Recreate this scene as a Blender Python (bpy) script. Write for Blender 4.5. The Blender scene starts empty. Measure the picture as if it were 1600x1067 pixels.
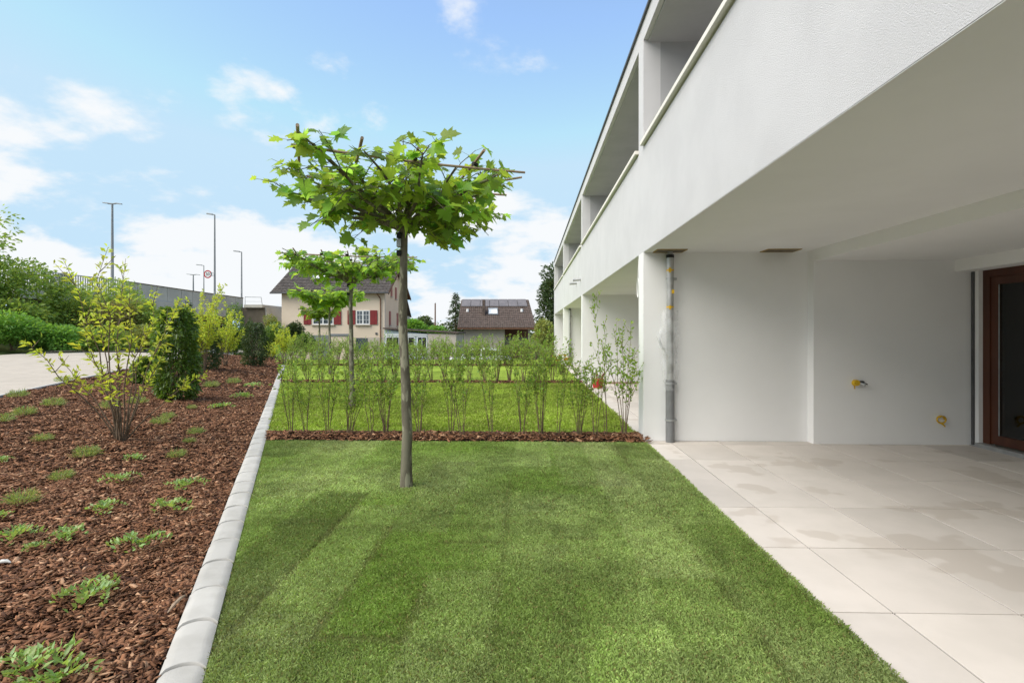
import bpy, bmesh, math, random
import numpy as np
from mathutils import Vector, Matrix

S = bpy.context.scene
COL = S.collection
R = math.radians

# ------------------------------------------------------------------ camera
F = 860.0            # focal length in photo pixels (1600 wide)
EYE = 1.4
YAW = math.atan(25 / F)
cam_d = bpy.data.cameras.new('camera')
cam = bpy.data.objects.new('camera', cam_d)
COL.objects.link(cam)
cam.location = (0, 0, EYE)
cam.rotation_euler = (R(90), 0, YAW)
cam_d.sensor_width = 36.0
cam_d.lens = 36.0 * F / 1600
cam_d.shift_y = -13.5 / 1600
cam_d.clip_start = 0.05
cam_d.clip_end = 6000
S.camera = cam

# ------------------------------------------------------------------ world, sun, exposure
SUN_EL, SUN_AZ = R(49), R(-122)       # azimuth from +Y (straight ahead), negative = to the left
w = bpy.data.worlds.new('World'); S.world = w; w.use_nodes = True
nt = w.node_tree; nt.nodes.clear()
def N(tree, typ, **kw):
    n = tree.nodes.new(typ)
    for k, v in kw.items():
        if k == 'inp':
            for a, b in v.items(): n.inputs[a].default_value = b
        else: setattr(n, k, v)
    return n
def ramp(tree, fac, a, b, smooth=True):
    n = N(tree, 'ShaderNodeMapRange', interpolation_type='SMOOTHSTEP' if smooth else 'LINEAR')
    n.inputs['From Min'].default_value = a; n.inputs['From Max'].default_value = b
    tree.links.new(fac, n.inputs['Value'])
    return n.outputs['Result']
def mth(tree, op, a, b=None):
    n = N(tree, 'ShaderNodeMath', operation=op)
    for i, v in enumerate((a, b)):
        if v is None: continue
        if hasattr(v, 'links'): tree.links.new(v, n.inputs[i])
        else: n.inputs[i].default_value = v
    return n.outputs[0]
sky = N(nt, 'ShaderNodeTexSky', sky_type='NISHITA', sun_disc=False, sun_elevation=SUN_EL, sun_rotation=SUN_AZ,
        altitude=300, air_density=1.0, dust_density=0.3, ozone_density=2.5)
tc = N(nt, 'ShaderNodeTexCoord')
sep = N(nt, 'ShaderNodeSeparateXYZ'); nt.links.new(tc.outputs['Generated'], sep.inputs[0])
zc = mth(nt, 'MAXIMUM', sep.outputs['Z'], 0.0)
den = mth(nt, 'ADD', zc, 0.32)
cu = mth(nt, 'DIVIDE', sep.outputs['X'], den); cv = mth(nt, 'DIVIDE', sep.outputs['Y'], den)
cmb = N(nt, 'ShaderNodeCombineXYZ'); nt.links.new(cu, cmb.inputs[0]); nt.links.new(cv, cmb.inputs[1])
cmb.inputs[2].default_value = 12.8
n1 = N(nt, 'ShaderNodeTexNoise', inp={'Scale': 2.3, 'Detail': 12.0, 'Roughness': 0.57, 'Distortion': 0.1})
nt.links.new(cmb.outputs[0], n1.inputs['Vector'])
n2 = N(nt, 'ShaderNodeTexNoise', inp={'Scale': 0.8, 'Detail': 2.0, 'Roughness': 0.5})
nt.links.new(cmb.outputs[0], n2.inputs['Vector'])
low = ramp(nt, zc, 0.45, 0.08)                       # more cloud towards the horizon, all the way round
cov = mth(nt, 'ADD', mth(nt, 'MULTIPLY', n1.outputs['Fac'], 0.75), mth(nt, 'MULTIPLY', n2.outputs['Fac'], 0.35))
cov = mth(nt, 'ADD', cov, mth(nt, 'MULTIPLY', low, 0.105))
cm = ramp(nt, cov, 0.575, 0.665)
hsv = N(nt, 'ShaderNodeHueSaturation', inp={'Hue': 0.495, 'Saturation': 0.93, 'Value': 1.22})
nt.links.new(sky.outputs[0], hsv.inputs['Color'])
mixc = N(nt, 'ShaderNodeMix', data_type='RGBA')
nt.links.new(mth(nt, 'MULTIPLY', cm, 0.93), mixc.inputs['Factor'])
lim = N(nt, 'ShaderNodeMix', data_type='RGBA', blend_type='DARKEN'); lim.inputs['Factor'].default_value = 1.0
nt.links.new(hsv.outputs[0], lim.inputs['A']); lim.inputs['B'].default_value = (2.2, 3.05, 3.75, 1)      # pale blue down to the horizon
nt.links.new(lim.outputs['Result'], mixc.inputs['A'])
mixc.inputs['B'].default_value = (3.75, 3.8, 3.85, 1)
bg = N(nt, 'ShaderNodeBackground', inp={'Strength': 0.14})
nt.links.new(mixc.outputs['Result'], bg.inputs['Color'])
out = N(nt, 'ShaderNodeOutputWorld'); nt.links.new(bg.outputs[0], out.inputs['Surface'])

sd = bpy.data.lights.new('sun', 'SUN'); sd.energy = 2.7; sd.angle = R(60); sd.color = (1.0, 0.92, 0.80)
sun = bpy.data.objects.new('sun', sd); COL.objects.link(sun)
sdir = Vector((math.sin(SUN_AZ) * math.cos(SUN_EL), math.cos(SUN_AZ) * math.cos(SUN_EL), math.sin(SUN_EL)))
sun.rotation_euler = sdir.to_track_quat('Z', 'Y').to_euler()
sun.location = (0, 0, 30)

S.view_settings.view_transform = 'Standard'; S.view_settings.look = 'None'
S.view_settings.gamma = 1.0; S.view_settings.use_curve_mapping = False
S.view_settings.exposure = 0.88
S.render.engine = 'CYCLES'
S.cycles.max_bounces = 10; S.cycles.diffuse_bounces = 6; S.cycles.transparent_max_bounces = 12
S.cycles.use_denoising = True
try: S.cycles.denoiser = 'OPENIMAGEDENOISE'
except Exception: pass

# ------------------------------------------------------------------ helpers: measuring
cT, sT = math.cos(YAW), math.sin(YAW)
def ray(px, py):
    xc = (px - 800) / F; zc_ = (520 - py) / F
    return np.array((cT * xc - sT, sT * xc + cT, zc_))
def at(px, py, Y):                    # the point of the place at distance Y seen there in the photograph
    d = ray(px, py); t = Y / d[1]
    return Vector((d[0] * t, Y, EYE + d[2] * t))
KS = -0.43                            # the kerb leaves the building line by this slope
KC = KS / math.sqrt(1 + KS * KS); KN = 1 / math.sqrt(1 + KS * KS)
KR, KW = -0.37, 0.185                 # kerb right edge offset, kerb width along X
def coff(x, y): return x - KS * y
def sm(a, b, v):
    t = np.clip((v - a) / (b - a), 0, 1); return t * t * (3 - 2 * t)
PATH_IN, PATH_OUT, PATH_Z = -4.9, -14.0, 0.35
def hz(x, y):                         # height of the finished ground
    x = np.asarray(x, float); y = np.asarray(y, float)
    c = coff(x, y)
    z = PATH_Z * np.clip((KR - KW - c) / (KR - KW - PATH_IN), 0, 1)
    z = z + 2.6 * sm(PATH_OUT - 0.4, PATH_OUT - 6, c)
    drop = sm(28.5, 33, y) * sm(-13, -3, c)
    z = z * (1 - sm(60, 90, y)) - 1.0 * drop - 0.5 * sm(60, 90, y) * (1 - sm(-13, -3, c))
    return z
def ground_at(px, py):
    d = ray(px, py); t = 1.0
    lo = None
    for i in range(4000):
        t += 0.01 + t * 0.002
        p = d * t
        if EYE + p[2] <= hz(p[0], p[1]): break
    return Vector((p[0], p[1], float(hz(p[0], p[1]))))

# ------------------------------------------------------------------ helpers: objects
def link(o, parent=None):
    COL.objects.link(o)
    if parent is not None: o.parent = parent
    return o
def tag(o, label=None, cat=None, group=None, kind=None):
    if label: o['label'] = label
    if cat: o['category'] = cat
    if group: o['group'] = group
    if kind: o['kind'] = kind
    return o
def empty(name, loc=(0, 0, 0), rz=0.0):
    o = bpy.data.objects.new(name, None); COL.objects.link(o)
    o.location = loc; o.rotation_euler = (0, 0, rz); o.empty_display_size = 0.1
    return o
def obj(name, me, parent=None, loc=(0, 0, 0), rot=(0, 0, 0), sc=None):
    o = bpy.data.objects.new(name, me); link(o, parent)
    o.location = loc; o.rotation_euler = rot
    if sc is not None: o.scale = (sc, sc, sc) if isinstance(sc, (int, float)) else sc
    return o
def np_mesh(name, v, f, mat, col=None, smooth=False):
    """v (n,3); f (m,k) with one k; col (n,3) point colours"""
    me = bpy.data.meshes.new(name)
    v = np.ascontiguousarray(v, np.float32); f = np.ascontiguousarray(f, np.int32)
    m, k = f.shape
    me.vertices.add(len(v)); me.vertices.foreach_set('co', v.ravel())
    me.loops.add(m * k); me.loops.foreach_set('vertex_index', f.ravel())
    me.polygons.add(m); me.polygons.foreach_set('loop_start', np.arange(m, dtype=np.int32) * k)
    me.polygons.foreach_set('loop_total', np.full(m, k, np.int32))
    if smooth: me.polygons.foreach_set('use_smooth', np.ones(m, bool))
    if col is not None:
        a = me.color_attributes.new('Col', 'FLOAT_COLOR', 'POINT')
        c = np.ones((len(v), 4), np.float32); c[:, :3] = col
        a.data.foreach_set('color', c.ravel())
    me.update(calc_edges=True)
    if mat: me.materials.append(mat)
    return me
class MB:
    """collects shapes into one mesh"""
    def __init__(s): s.v = []; s.f = []
    def add(s, v, f):
        b = len(s.v); s.v += [tuple(p) for p in v]; s.f += [tuple(i + b for i in q) for q in f]; return s
    def box(s, x0, x1, y0, y1, z0, z1):
        return s.add([(x0,y0,z0),(x1,y0,z0),(x1,y1,z0),(x0,y1,z0),(x0,y0,z1),(x1,y0,z1),(x1,y1,z1),(x0,y1,z1)],
                     [(0,3,2,1),(4,5,6,7),(0,1,5,4),(1,2,6,5),(2,3,7,6),(3,0,4,7)])
    def tube(s, pts, rad, n=8, cap=True):
        pts = [Vector(p) for p in pts]
        if isinstance(rad, (int, float)): rad = [rad] * len(pts)
        rings = []; ref = None
        for i, p in enumerate(pts):
            a = pts[max(i-1, 0)]; b = pts[min(i+1, len(pts)-1)]
            t = (b - a).normalized()
            if ref is None: ref = t.orthogonal().normalized()
            u = (ref - t * ref.dot(t))
            u = u.normalized() if u.length > 1e-6 else t.orthogonal().normalized()
            ref = u; q = t.cross(u)
            rings.append([p + (u * math.cos(2*math.pi*k/n) + q * math.sin(2*math.pi*k/n)) * rad[i] for k in range(n)])
        v = [p for r in rings for p in r]; f = []
        for i in range(len(rings) - 1):
            for k in range(n):
                a = i*n + k; b = i*n + (k+1) % n
                f.append((a, b, b+n, a+n))
        if cap:
            f.append(tuple(range(n-1, -1, -1))); f.append(tuple(range((len(rings)-1)*n, len(rings)*n)))
        return s.add(v, f)
    def prism(s, poly, a, b, axis='y'):       # polygon in (x,z) swept along y, (y,z) along x, (x,y) along z
        n = len(poly)
        def mk(p, t):
            return (p[0], t, p[1]) if axis == 'y' else (t, p[0], p[1]) if axis == 'x' else (p[0], p[1], t)
        v = [mk(p, a) for p in poly] + [mk(p, b) for p in poly]
        f = [tuple(range(n)), tuple(range(2*n-1, n-1, -1))] + [(i, n+i, n+(i+1) % n, (i+1) % n) for i in range(n)]
        return s.add(v, f)
    def mesh(s, name, mat, smooth=False, bevel=0.0, seg=1):
        me = bpy.data.meshes.new(name); me.from_pydata(s.v, [], s.f)
        bm = bmesh.new(); bm.from_mesh(me); bmesh.ops.recalc_face_normals(bm, faces=bm.faces)
        if bevel:
            bmesh.ops.bevel(bm, geom=[e for e in bm.edges if len(e.link_faces) == 2 and e.calc_face_angle(0) > 0.5],
                            offset=bevel, segments=seg, affect='EDGES', clamp_overlap=True)
        if smooth:
            for f in bm.faces: f.smooth = True
            for e in bm.edges:
                if len(e.link_faces) == 2 and e.calc_face_angle(0) > 0.7: e.smooth = False
        bm.to_mesh(me); bm.free(); me.materials.append(mat)
        return me
    def build(s, name, mat, parent=None, smooth=False, bevel=0.0, **kw):
        return obj(name, s.mesh(name, mat, smooth, bevel), parent, **kw)
def bx(name, mat, parent, *a, bevel=0.0, **kw): return MB().box(*a).build(name, mat, parent, bevel=bevel, **kw)

# ------------------------------------------------------------------ helpers: materials
def pm(name, c1, c2=None, scale=5.0, rough=0.8, bump=0.0, bscale=60.0, spec=0.3, metal=0.0, detail=6.0, attr=False,
       lo=0.35, hi=0.65, c3=None, c3scale=1.0, c3lo=0.55, c3hi=0.7, bdist=0.004, stretch=None, world=False, orand=0.0):
    m = bpy.data.materials.new(name); m.use_nodes = True; t = m.node_tree; t.nodes.clear()
    o = N(t, 'ShaderNodeOutputMaterial')
    p = N(t, 'ShaderNodeBsdfPrincipled', inp={'Roughness': rough, 'Metallic': metal, 'Specular IOR Level': spec})
    t.links.new(p.outputs[0], o.inputs['Surface'])
    co = N(t, 'ShaderNodeTexCoord'); vec = co.outputs['Object']
    if world: vec = N(t, 'ShaderNodeNewGeometry').outputs['Position']
    if stretch:
        mp = N(t, 'ShaderNodeMapping'); mp.inputs['Scale'].default_value = stretch
        t.links.new(vec, mp.inputs['Vector']); vec = mp.outputs[0]
    c2 = c2 or tuple(x * 0.85 for x in c1)
    nz = N(t, 'ShaderNodeTexNoise', inp={'Scale': scale, 'Detail': detail, 'Roughness': 0.6})
    t.links.new(vec, nz.inputs['Vector'])
    mx = N(t, 'ShaderNodeMix', data_type='RGBA')
    mx.inputs['A'].default_value = (*c1, 1); mx.inputs['B'].default_value = (*c2, 1)
    t.links.new(ramp(t, nz.outputs['Fac'], lo, hi), mx.inputs['Factor']); c = mx.outputs['Result']
    if c3:
        n3 = N(t, 'ShaderNodeTexNoise', inp={'Scale': c3scale, 'Detail': 3.0, 'Roughness': 0.55})
        t.links.new(vec, n3.inputs['Vector'])
        m3 = N(t, 'ShaderNodeMix', data_type='RGBA'); t.links.new(c, m3.inputs['A']); m3.inputs['B'].default_value = (*c3, 1)
        t.links.new(ramp(t, n3.outputs['Fac'], c3lo, c3hi), m3.inputs['Factor']); c = m3.outputs['Result']
    if orand:
        oi = N(t, 'ShaderNodeObjectInfo'); hs = N(t, 'ShaderNodeHueSaturation'); t.links.new(c, hs.inputs['Color'])
        t.links.new(mth(t, 'ADD', mth(t, 'MULTIPLY', oi.outputs['Random'], orand), 1 - orand / 2), hs.inputs['Value']); c = hs.outputs[0]
    if attr:
        at_ = N(t, 'ShaderNodeAttribute', attribute_name='Col')
        mm = N(t, 'ShaderNodeMix', data_type='RGBA', blend_type='MULTIPLY'); mm.inputs['Factor'].default_value = 1
        t.links.new(c, mm.inputs['A']); t.links.new(at_.outputs['Color'], mm.inputs['B']); c = mm.outputs['Result']
    t.links.new(c, p.inputs['Base Color'])
    if bump:
        nb = N(t, 'ShaderNodeTexNoise', inp={'Scale': bscale, 'Detail': 5.0, 'Roughness': 0.65})
        t.links.new(co.outputs['Object'], nb.inputs['Vector'])
        b = N(t, 'ShaderNodeBump', inp={'Strength': bump, 'Distance': bdist})
        t.links.new(nb.outputs['Fac'], b.inputs['Height']); t.links.new(b.outputs[0], p.inputs['Normal'])
    m['p'] = 1
    return m
def leafm(name, c, trans=0.4, rough=0.45, tcol=None, rnd=0.0, spec=0.35):
    """leaf: glossy diffuse front, light passing through; per-leaf tint from the Col attribute, per-object tint from rnd"""
    m = bpy.data.materials.new(name); m.use_nodes = True; t = m.node_tree; t.nodes.clear()
    o = N(t, 'ShaderNodeOutputMaterial')
    p = N(t, 'ShaderNodeBsdfPrincipled', inp={'Roughness': rough, 'Specular IOR Level': spec})
    tr = N(t, 'ShaderNodeBsdfTranslucent'); ms = N(t, 'ShaderNodeMixShader', inp={'Fac': trans})
    a = N(t, 'ShaderNodeAttribute', attribute_name='Col')
    def tint(col):
        mm = N(t, 'ShaderNodeMix', data_type='RGBA', blend_type='MULTIPLY'); mm.inputs['Factor'].default_value = 1
        mm.inputs['A'].default_value = (*col, 1); t.links.new(a.outputs['Color'], mm.inputs['B']); r = mm.outputs['Result']
        if rnd:
            oi = N(t, 'ShaderNodeObjectInfo'); h = N(t, 'ShaderNodeHueSaturation')
            t.links.new(mth(t, 'ADD', mth(t, 'MULTIPLY', oi.outputs['Random'], 0.04), 0.485), h.inputs['Hue'])
            t.links.new(mth(t, 'ADD', mth(t, 'MULTIPLY', oi.outputs['Random'], rnd), 1 - rnd / 2), h.inputs['Value'])
            t.links.new(r, h.inputs['Color']); r = h.outputs[0]
        return r
    t.links.new(tint(c), p.inputs['Base Color'])
    t.links.new(tint(tcol or tuple(min(1, x * k) for x, k in zip(c, (1.9, 1.7, 0.9)))), tr.inputs['Color'])
    t.links.new(p.outputs[0], ms.inputs[1]); t.links.new(tr.outputs[0], ms.inputs[2]); t.links.new(ms.outputs[0], o.inputs['Surface'])
    return m
def glassm(name, tint=(0.8, 0.85, 0.85), refl=0.06):
    m = bpy.data.materials.new(name); m.use_nodes = True; t = m.node_tree; t.nodes.clear()
    o = N(t, 'ShaderNodeOutputMaterial'); tr = N(t, 'ShaderNodeBsdfTransparent'); tr.inputs[0].default_value = (*tint, 1)
    g = N(t, 'ShaderNodeBsdfGlossy', inp={'Roughness': 0.02}); fr = N(t, 'ShaderNodeFresnel', inp={'IOR': 1.5})
    ms = N(t, 'ShaderNodeMixShader'); t.links.new(mth(t, 'ADD', fr.outputs[0], refl - 0.04), ms.inputs[0])
    t.links.new(tr.outputs[0], ms.inputs[1]); t.links.new(g.outputs[0], ms.inputs[2]); t.links.new(ms.outputs[0], o.inputs['Surface'])
    return m
M = {}
M['plaster'] = pm('white_plaster', (0.655, 0.65, 0.675), (0.615, 0.61, 0.635), 1.3, 0.92, 1.0, 150, 0.15, c3=(0.585, 0.575, 0.595), c3scale=0.6, c3lo=0.6, c3hi=0.9, bdist=0.006)
M['smooth_plaster'] = pm('smooth_plaster', (0.83, 0.83, 0.84), (0.80, 0.80, 0.81), 0.9, 0.9, 0.12, 60, 0.15, c3=(0.76, 0.755, 0.76), c3scale=0.8, c3lo=0.6, c3hi=0.9)
M['ceiling'] = pm('soffit_plaster', (0.83, 0.83, 0.84), (0.80, 0.80, 0.81), 1.1, 0.92, 0.1, 50, 0.1)
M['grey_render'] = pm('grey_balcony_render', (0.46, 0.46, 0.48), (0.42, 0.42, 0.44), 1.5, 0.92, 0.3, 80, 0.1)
M['coping'] = pm('pale_coping_metal', (0.86, 0.82, 0.75), (0.80, 0.76, 0.69), 2, 0.5, 0, spec=0.4)
M['dark_trim'] = pm('dark_roof_trim', (0.10, 0.10, 0.105), (0.07, 0.07, 0.075), 3, 0.5)
M['tile'] = pm('beige_porcelain_tile', (0.60, 0.55, 0.515), (0.555, 0.51, 0.475), 2.2, 0.62, 0.06, 130, 0.35,
               c3=(0.505, 0.455, 0.415), c3scale=1.25, c3lo=0.57, c3hi=0.605, world=True, orand=0.20)
M['grout'] = pm('grout', (0.05, 0.045, 0.04), (0.03, 0.027, 0.024), 8, 0.95)
M['kerb'] = pm('pale_concrete_kerb', (0.47, 0.455, 0.43), (0.41, 0.395, 0.37), 6, 0.9, 0.4, 160, 0.2, c3=(0.33, 0.32, 0.30), c3scale=2.2, c3lo=0.6, c3hi=0.85, world=True, orand=0.16)
M['soil'] = pm('dark_soil', (0.055, 0.030, 0.020), (0.028, 0.016, 0.011), 14, 0.98, 0.9, 40, 0.1, bdist=0.03)
M['bark'] = pm('bark_chip', (1, 1, 1), (0.8, 0.76, 0.72), 45, 0.9, 0, attr=True, spec=0.2)
M['turf'] = pm('turf_base', (0.9, 0.95, 0.8), (0.62, 0.66, 0.5), 26, 0.95, 0.8, 90, 0.05, attr=True, bdist=0.02)
M['blade'] = leafm('grass_blade', (1, 1, 1), 0.35, 0.6, tcol=(1.1, 1.15, 0.55), spec=0.2)
M['path'] = pm('pale_asphalt_path', (0.50, 0.44, 0.37), (0.44, 0.385, 0.325), 3, 0.95, 0.4, 150, 0.1, c3=(0.36, 0.32, 0.27), c3scale=0.25, c3lo=0.5, c3hi=0.8)
M['field'] = pm('rough_grassland', (0.075, 0.115, 0.035), (0.11, 0.12, 0.05), 0.35, 0.98, 0.6, 6, 0.05, c3=(0.15, 0.13, 0.075), c3scale=0.11, bdist=0.1)
M['asphalt'] = pm('grey_asphalt', (0.17, 0.17, 0.17), (0.13, 0.13, 0.13), 4, 0.95, 0.3, 90, 0.1)
M['concrete'] = pm('weathered_concrete', (0.52, 0.495, 0.44), (0.44, 0.42, 0.37), 0.9, 0.95, 0.3, 18, 0.1, c3=(0.20, 0.18, 0.15), c3scale=0.5, c3lo=0.58, c3hi=0.85, bdist=0.02)
M['dark_concrete'] = pm('dark_brown_concrete', (0.16, 0.135, 0.105), (0.11, 0.095, 0.075), 0.8, 0.95, 0.3, 18, 0.1, bdist=0.02)
M['galv'] = pm('galvanised_steel', (0.42, 0.43, 0.44), (0.34, 0.35, 0.36), 12, 0.45, metal=0.5)
M['steel_grey'] = pm('painted_grey_steel', (0.26, 0.27, 0.28), (0.21, 0.22, 0.23), 5, 0.5)
M['zinc'] = pm('zinc_pipe', (0.50, 0.50, 0.50), (0.40, 0.40, 0.40), 9, 0.4, metal=0.55)
M['grey_plastic'] = pm('grey_plastic_pipe', (0.20, 0.205, 0.215), (0.17, 0.175, 0.18), 6, 0.5)
M['black'] = pm('black_rubber', (0.015, 0.015, 0.016), None, 5, 0.6)
M['yellow'] = pm('yellow_plastic', (0.72, 0.46, 0.03), (0.60, 0.36, 0.02), 12, 0.5)
M['foam'] = pm('ochre_foam_edge', (0.42, 0.30, 0.10), (0.32, 0.22, 0.08), 18, 0.95)
M['hole'] = pm('dark_recess_plate', (0.20, 0.17, 0.13), (0.14, 0.12, 0.09), 12, 0.95)
M['wood_dark'] = pm('dark_stained_wood', (0.085, 0.026, 0.012), (0.055, 0.016, 0.008), 3, 0.45, 0.1, 30, 0.4, stretch=(1, 1, 0.15))
M['bamboo'] = pm('bamboo_cane', (0.42, 0.31, 0.22), (0.28, 0.20, 0.13), 9, 0.6, 0.2, 30)
M['trunk'] = pm('plane_bark', (0.20, 0.185, 0.14), (0.12, 0.105, 0.08), 9, 0.9, 0.35, 40, 0.15, c3=(0.31, 0.295, 0.22), c3scale=12, c3lo=0.54, c3hi=0.60, stretch=(1, 1, 0.35))
M['twig'] = pm('brown_twig', (0.20, 0.145, 0.10), (0.12, 0.085, 0.055), 14, 0.9)
M['twig_green'] = pm('grey_green_twig', (0.17, 0.155, 0.095), (0.11, 0.10, 0.06), 14, 0.9)
M['plane_leaf'] = leafm('plane_leaf', (0.175, 0.295, 0.055), 0.56, 0.42, tcol=(0.50, 0.72, 0.08), rnd=0.6)
M['hedge_leaf'] = leafm('hedge_leaf', (0.20, 0.33, 0.055), 0.45, 0.45, tcol=(0.42, 0.60, 0.08))
M['yellow_leaf'] = leafm('yellow_green_leaf', (0.43, 0.52, 0.06), 0.45, 0.45, tcol=(0.72, 0.82, 0.07))
M['laurel_leaf'] = leafm('laurel_leaf', (0.11, 0.185, 0.04), 0.3, 0.30, tcol=(0.24, 0.40, 0.04), spec=0.5)
M['dark_leaf'] = leafm('dark_leaf', (0.06, 0.10, 0.035), 0.25, 0.45)
M['mid_leaf'] = leafm('mid_leaf', (0.21, 0.32, 0.075), 0.45, 0.5)
M['bright_leaf'] = leafm('bright_leaf', (0.16, 0.33, 0.06), 0.4, 0.5)
M['olive_leaf'] = leafm('olive_leaf', (0.20, 0.205, 0.08), 0.35, 0.6)
M['pale_leaf'] = leafm('pale_leaf', (0.24, 0.29, 0.09), 0.35, 0.5)
M['grey_leaf'] = leafm('grey_green_leaf', (0.23, 0.32, 0.11), 0.35, 0.5)
M['cover_leaf'] = leafm('ground_cover_leaf', (0.24, 0.39, 0.12), 0.35, 0.33, spec=0.5)
M['far_leaf'] = leafm('far_leaf', (0.10, 0.145, 0.055), 0.25, 0.7)
M['orange'] = leafm('orange_petal', (0.80, 0.30, 0.02), 0.3, 0.5, tcol=(0.9, 0.4, 0.03))
M['film'] = None
M['cream'] = pm('cream_render', (0.73, 0.60, 0.48), (0.68, 0.555, 0.44), 0.7, 0.93, 0.2, 40, 0.1)
M['sunlit_cream'] = pm('sunlit_cream_render', (0.90, 0.66, 0.47), (0.86, 0.63, 0.44), 0.7, 0.93, 0.2, 40, 0.1)  # sunlight on the gable put into the colour: cream made warmer and brighter
M['beige2'] = pm('beige_render', (0.52, 0.46, 0.39), (0.47, 0.41, 0.35), 0.7, 0.93)
M['rooftile'] = pm('grey_brown_roof_tile', (0.115, 0.098, 0.088), (0.065, 0.055, 0.05), 3.5, 0.85, c3=(0.19, 0.165, 0.145), c3scale=5, c3lo=0.55, c3hi=0.75)
M['rooftile2'] = pm('brown_roof_tile', (0.125, 0.092, 0.078), (0.08, 0.06, 0.05), 3.5, 0.85, c3=(0.17, 0.135, 0.115), c3scale=4, c3lo=0.55, c3hi=0.75)
M['solar'] = pm('grey_solar_panel', (0.19, 0.17, 0.17), (0.15, 0.135, 0.135), 2, 0.35)
M['brown_wood'] = pm('brown_boarding', (0.21, 0.105, 0.065), (0.15, 0.075, 0.045), 4, 0.8)
M['shutter'] = pm('red_shutter_paint', (0.24, 0.032, 0.034), (0.20, 0.026, 0.028), 4, 0.6)
M['pink_shutter'] = pm('pale_red_shutter_paint', (0.42, 0.13, 0.10), (0.36, 0.11, 0.085), 4, 0.6)  # paler red for the gable shutters
M['white'] = pm('white_paint', (0.80, 0.80, 0.80), (0.75, 0.75, 0.75), 4, 0.5)
M['blue_white'] = pm('pale_blue_panel', (0.52, 0.58, 0.63), (0.47, 0.53, 0.58), 1, 0.6)
M['garage_grey'] = pm('grey_garage_door', (0.22, 0.235, 0.25), (0.19, 0.20, 0.215), 1, 0.6)
M['pane'] = pm('dull_window_pane', (0.10, 0.12, 0.14), (0.05, 0.06, 0.07), 1.5, 0.08, spec=0.6)
M['pane_dark'] = pm('dark_window_pane', (0.025, 0.028, 0.03), (0.018, 0.02, 0.022), 1.5, 0.1, spec=0.5)
M['curtain'] = pm('pale_curtain', (0.75, 0.77, 0.72), (0.62, 0.64, 0.60), 6, 0.9, stretch=(4, 1, 0.2))
M['carpaint'] = pm('white_car_paint', (0.78, 0.79, 0.80), (0.76, 0.77, 0.78), 1, 0.25, spec=0.5)
M['red'] = pm('red_plastic', (0.42, 0.035, 0.03), (0.34, 0.028, 0.025), 5, 0.5)
M['signred'] = pm('sign_red', (0.45, 0.02, 0.03), (0.42, 0.02, 0.03), 5, 0.4)
M['darkred'] = pm('dark_red_rubber', (0.16, 0.03, 0.03), (0.10, 0.02, 0.02), 5, 0.6)
M['glass'] = glassm('window_glass', (0.90, 0.93, 0.90), 0.05)
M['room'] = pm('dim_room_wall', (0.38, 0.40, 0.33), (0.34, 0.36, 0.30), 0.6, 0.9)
M['stone'] = pm('pale_pebble', (0.6, 0.6, 0.58), (0.5, 0.5, 0.48), 9, 0.8)
def filmm():
    m = bpy.data.materials.new('clear_plastic_film'); m.use_nodes = True; t = m.node_tree; t.nodes.clear()
    o = N(t, 'ShaderNodeOutputMaterial'); tr = N(t, 'ShaderNodeBsdfTransparent')
    p = N(t, 'ShaderNodeBsdfPrincipled', inp={'Base Color': (0.85, 0.87, 0.9, 1), 'Roughness': 0.18, 'Specular IOR Level': 0.7})
    ms = N(t, 'ShaderNodeMixShader', inp={'Fac': 0.13}); t.links.new(tr.outputs[0], ms.inputs[1]); t.links.new(p.outputs[0], ms.inputs[2])
    t.links.new(ms.outputs[0], o.inputs['Surface']); return m
M['film'] = filmm()

# ================================================================== GROUND
def grid_axis(lims):
    a = []
    for lo, hi, st in lims: a += list(np.arange(lo, hi, st))
    a.append(lims[-1][1]); return np.array(a)
def sheet(name, X, Y, zfun, mat, col=None):
    gx, gy = np.meshgrid(X, Y); v = np.stack([gx, gy, zfun(gx, gy)], -1).reshape(-1, 3)
    nx, ny = len(X), len(Y)
    i = (np.arange(ny-1)[:, None] * nx + np.arange(nx-1)[None, :]).ravel()
    f = np.stack([i, i+1, i+1+nx, i+nx], 1)
    c = None if col is None else col(v[:, 0], v[:, 1])
    return np_mesh(name, v, f, mat, c, True)
gX = grid_axis([(-2500, -300, 200), (-300, -80, 20), (-80, 20, 1.0), (20, 100, 8), (100, 2500, 200)])
gY = grid_axis([(-300, -20, 20), (-20, 80, 1.0), (80, 300, 20), (300, 3500, 200)])
tag(obj('ground', sheet('ground', gX, gY, lambda x, y: hz(x, y) - 0.03 - 0.12 * ((coff(x, y) < -0.2) & (coff(x, y) > PATH_OUT + 0.6)), M['field'])), kind='structure')

def skew_sheet(name, c0, c1, nc, y0, y1, ny, mat, dz, col=None, right=None):
    """a sheet between two kerb offsets; right = fixed X of the right edge instead of an offset"""
    Y = np.linspace(y0, y1, ny); u = np.linspace(0, 1, nc)
    xl = c0 + KS * Y; xr = (np.full(ny, right) if right is not None else c1 + KS * Y)
    x = xl[:, None] * (1 - u) + xr[:, None] * u; y = np.repeat(Y[:, None], nc, 1)
    z = hz(x, y) + dz
    v = np.stack([x, y, z], -1).reshape(-1, 3)
    i = (np.arange(ny-1)[:, None] * nc + np.arange(nc-1)[None, :]).ravel()
    f = np.stack([i, i+1, i+1+nc, i+nc], 1)
    return np_mesh(name, v, f, mat, None if col is None else col(v[:, 0], v[:, 1]), True)
tag(obj('path', skew_sheet('path', PATH_OUT, PATH_IN, 10, -10, 60, 60, M['path'], 0.004)), kind='structure')
tag(obj('planting_bed', skew_sheet('planting_bed', PATH_IN, KR - KW + 0.02, 24, -4, 33, 90, M['soil'], -0.02)), kind='structure')
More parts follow.
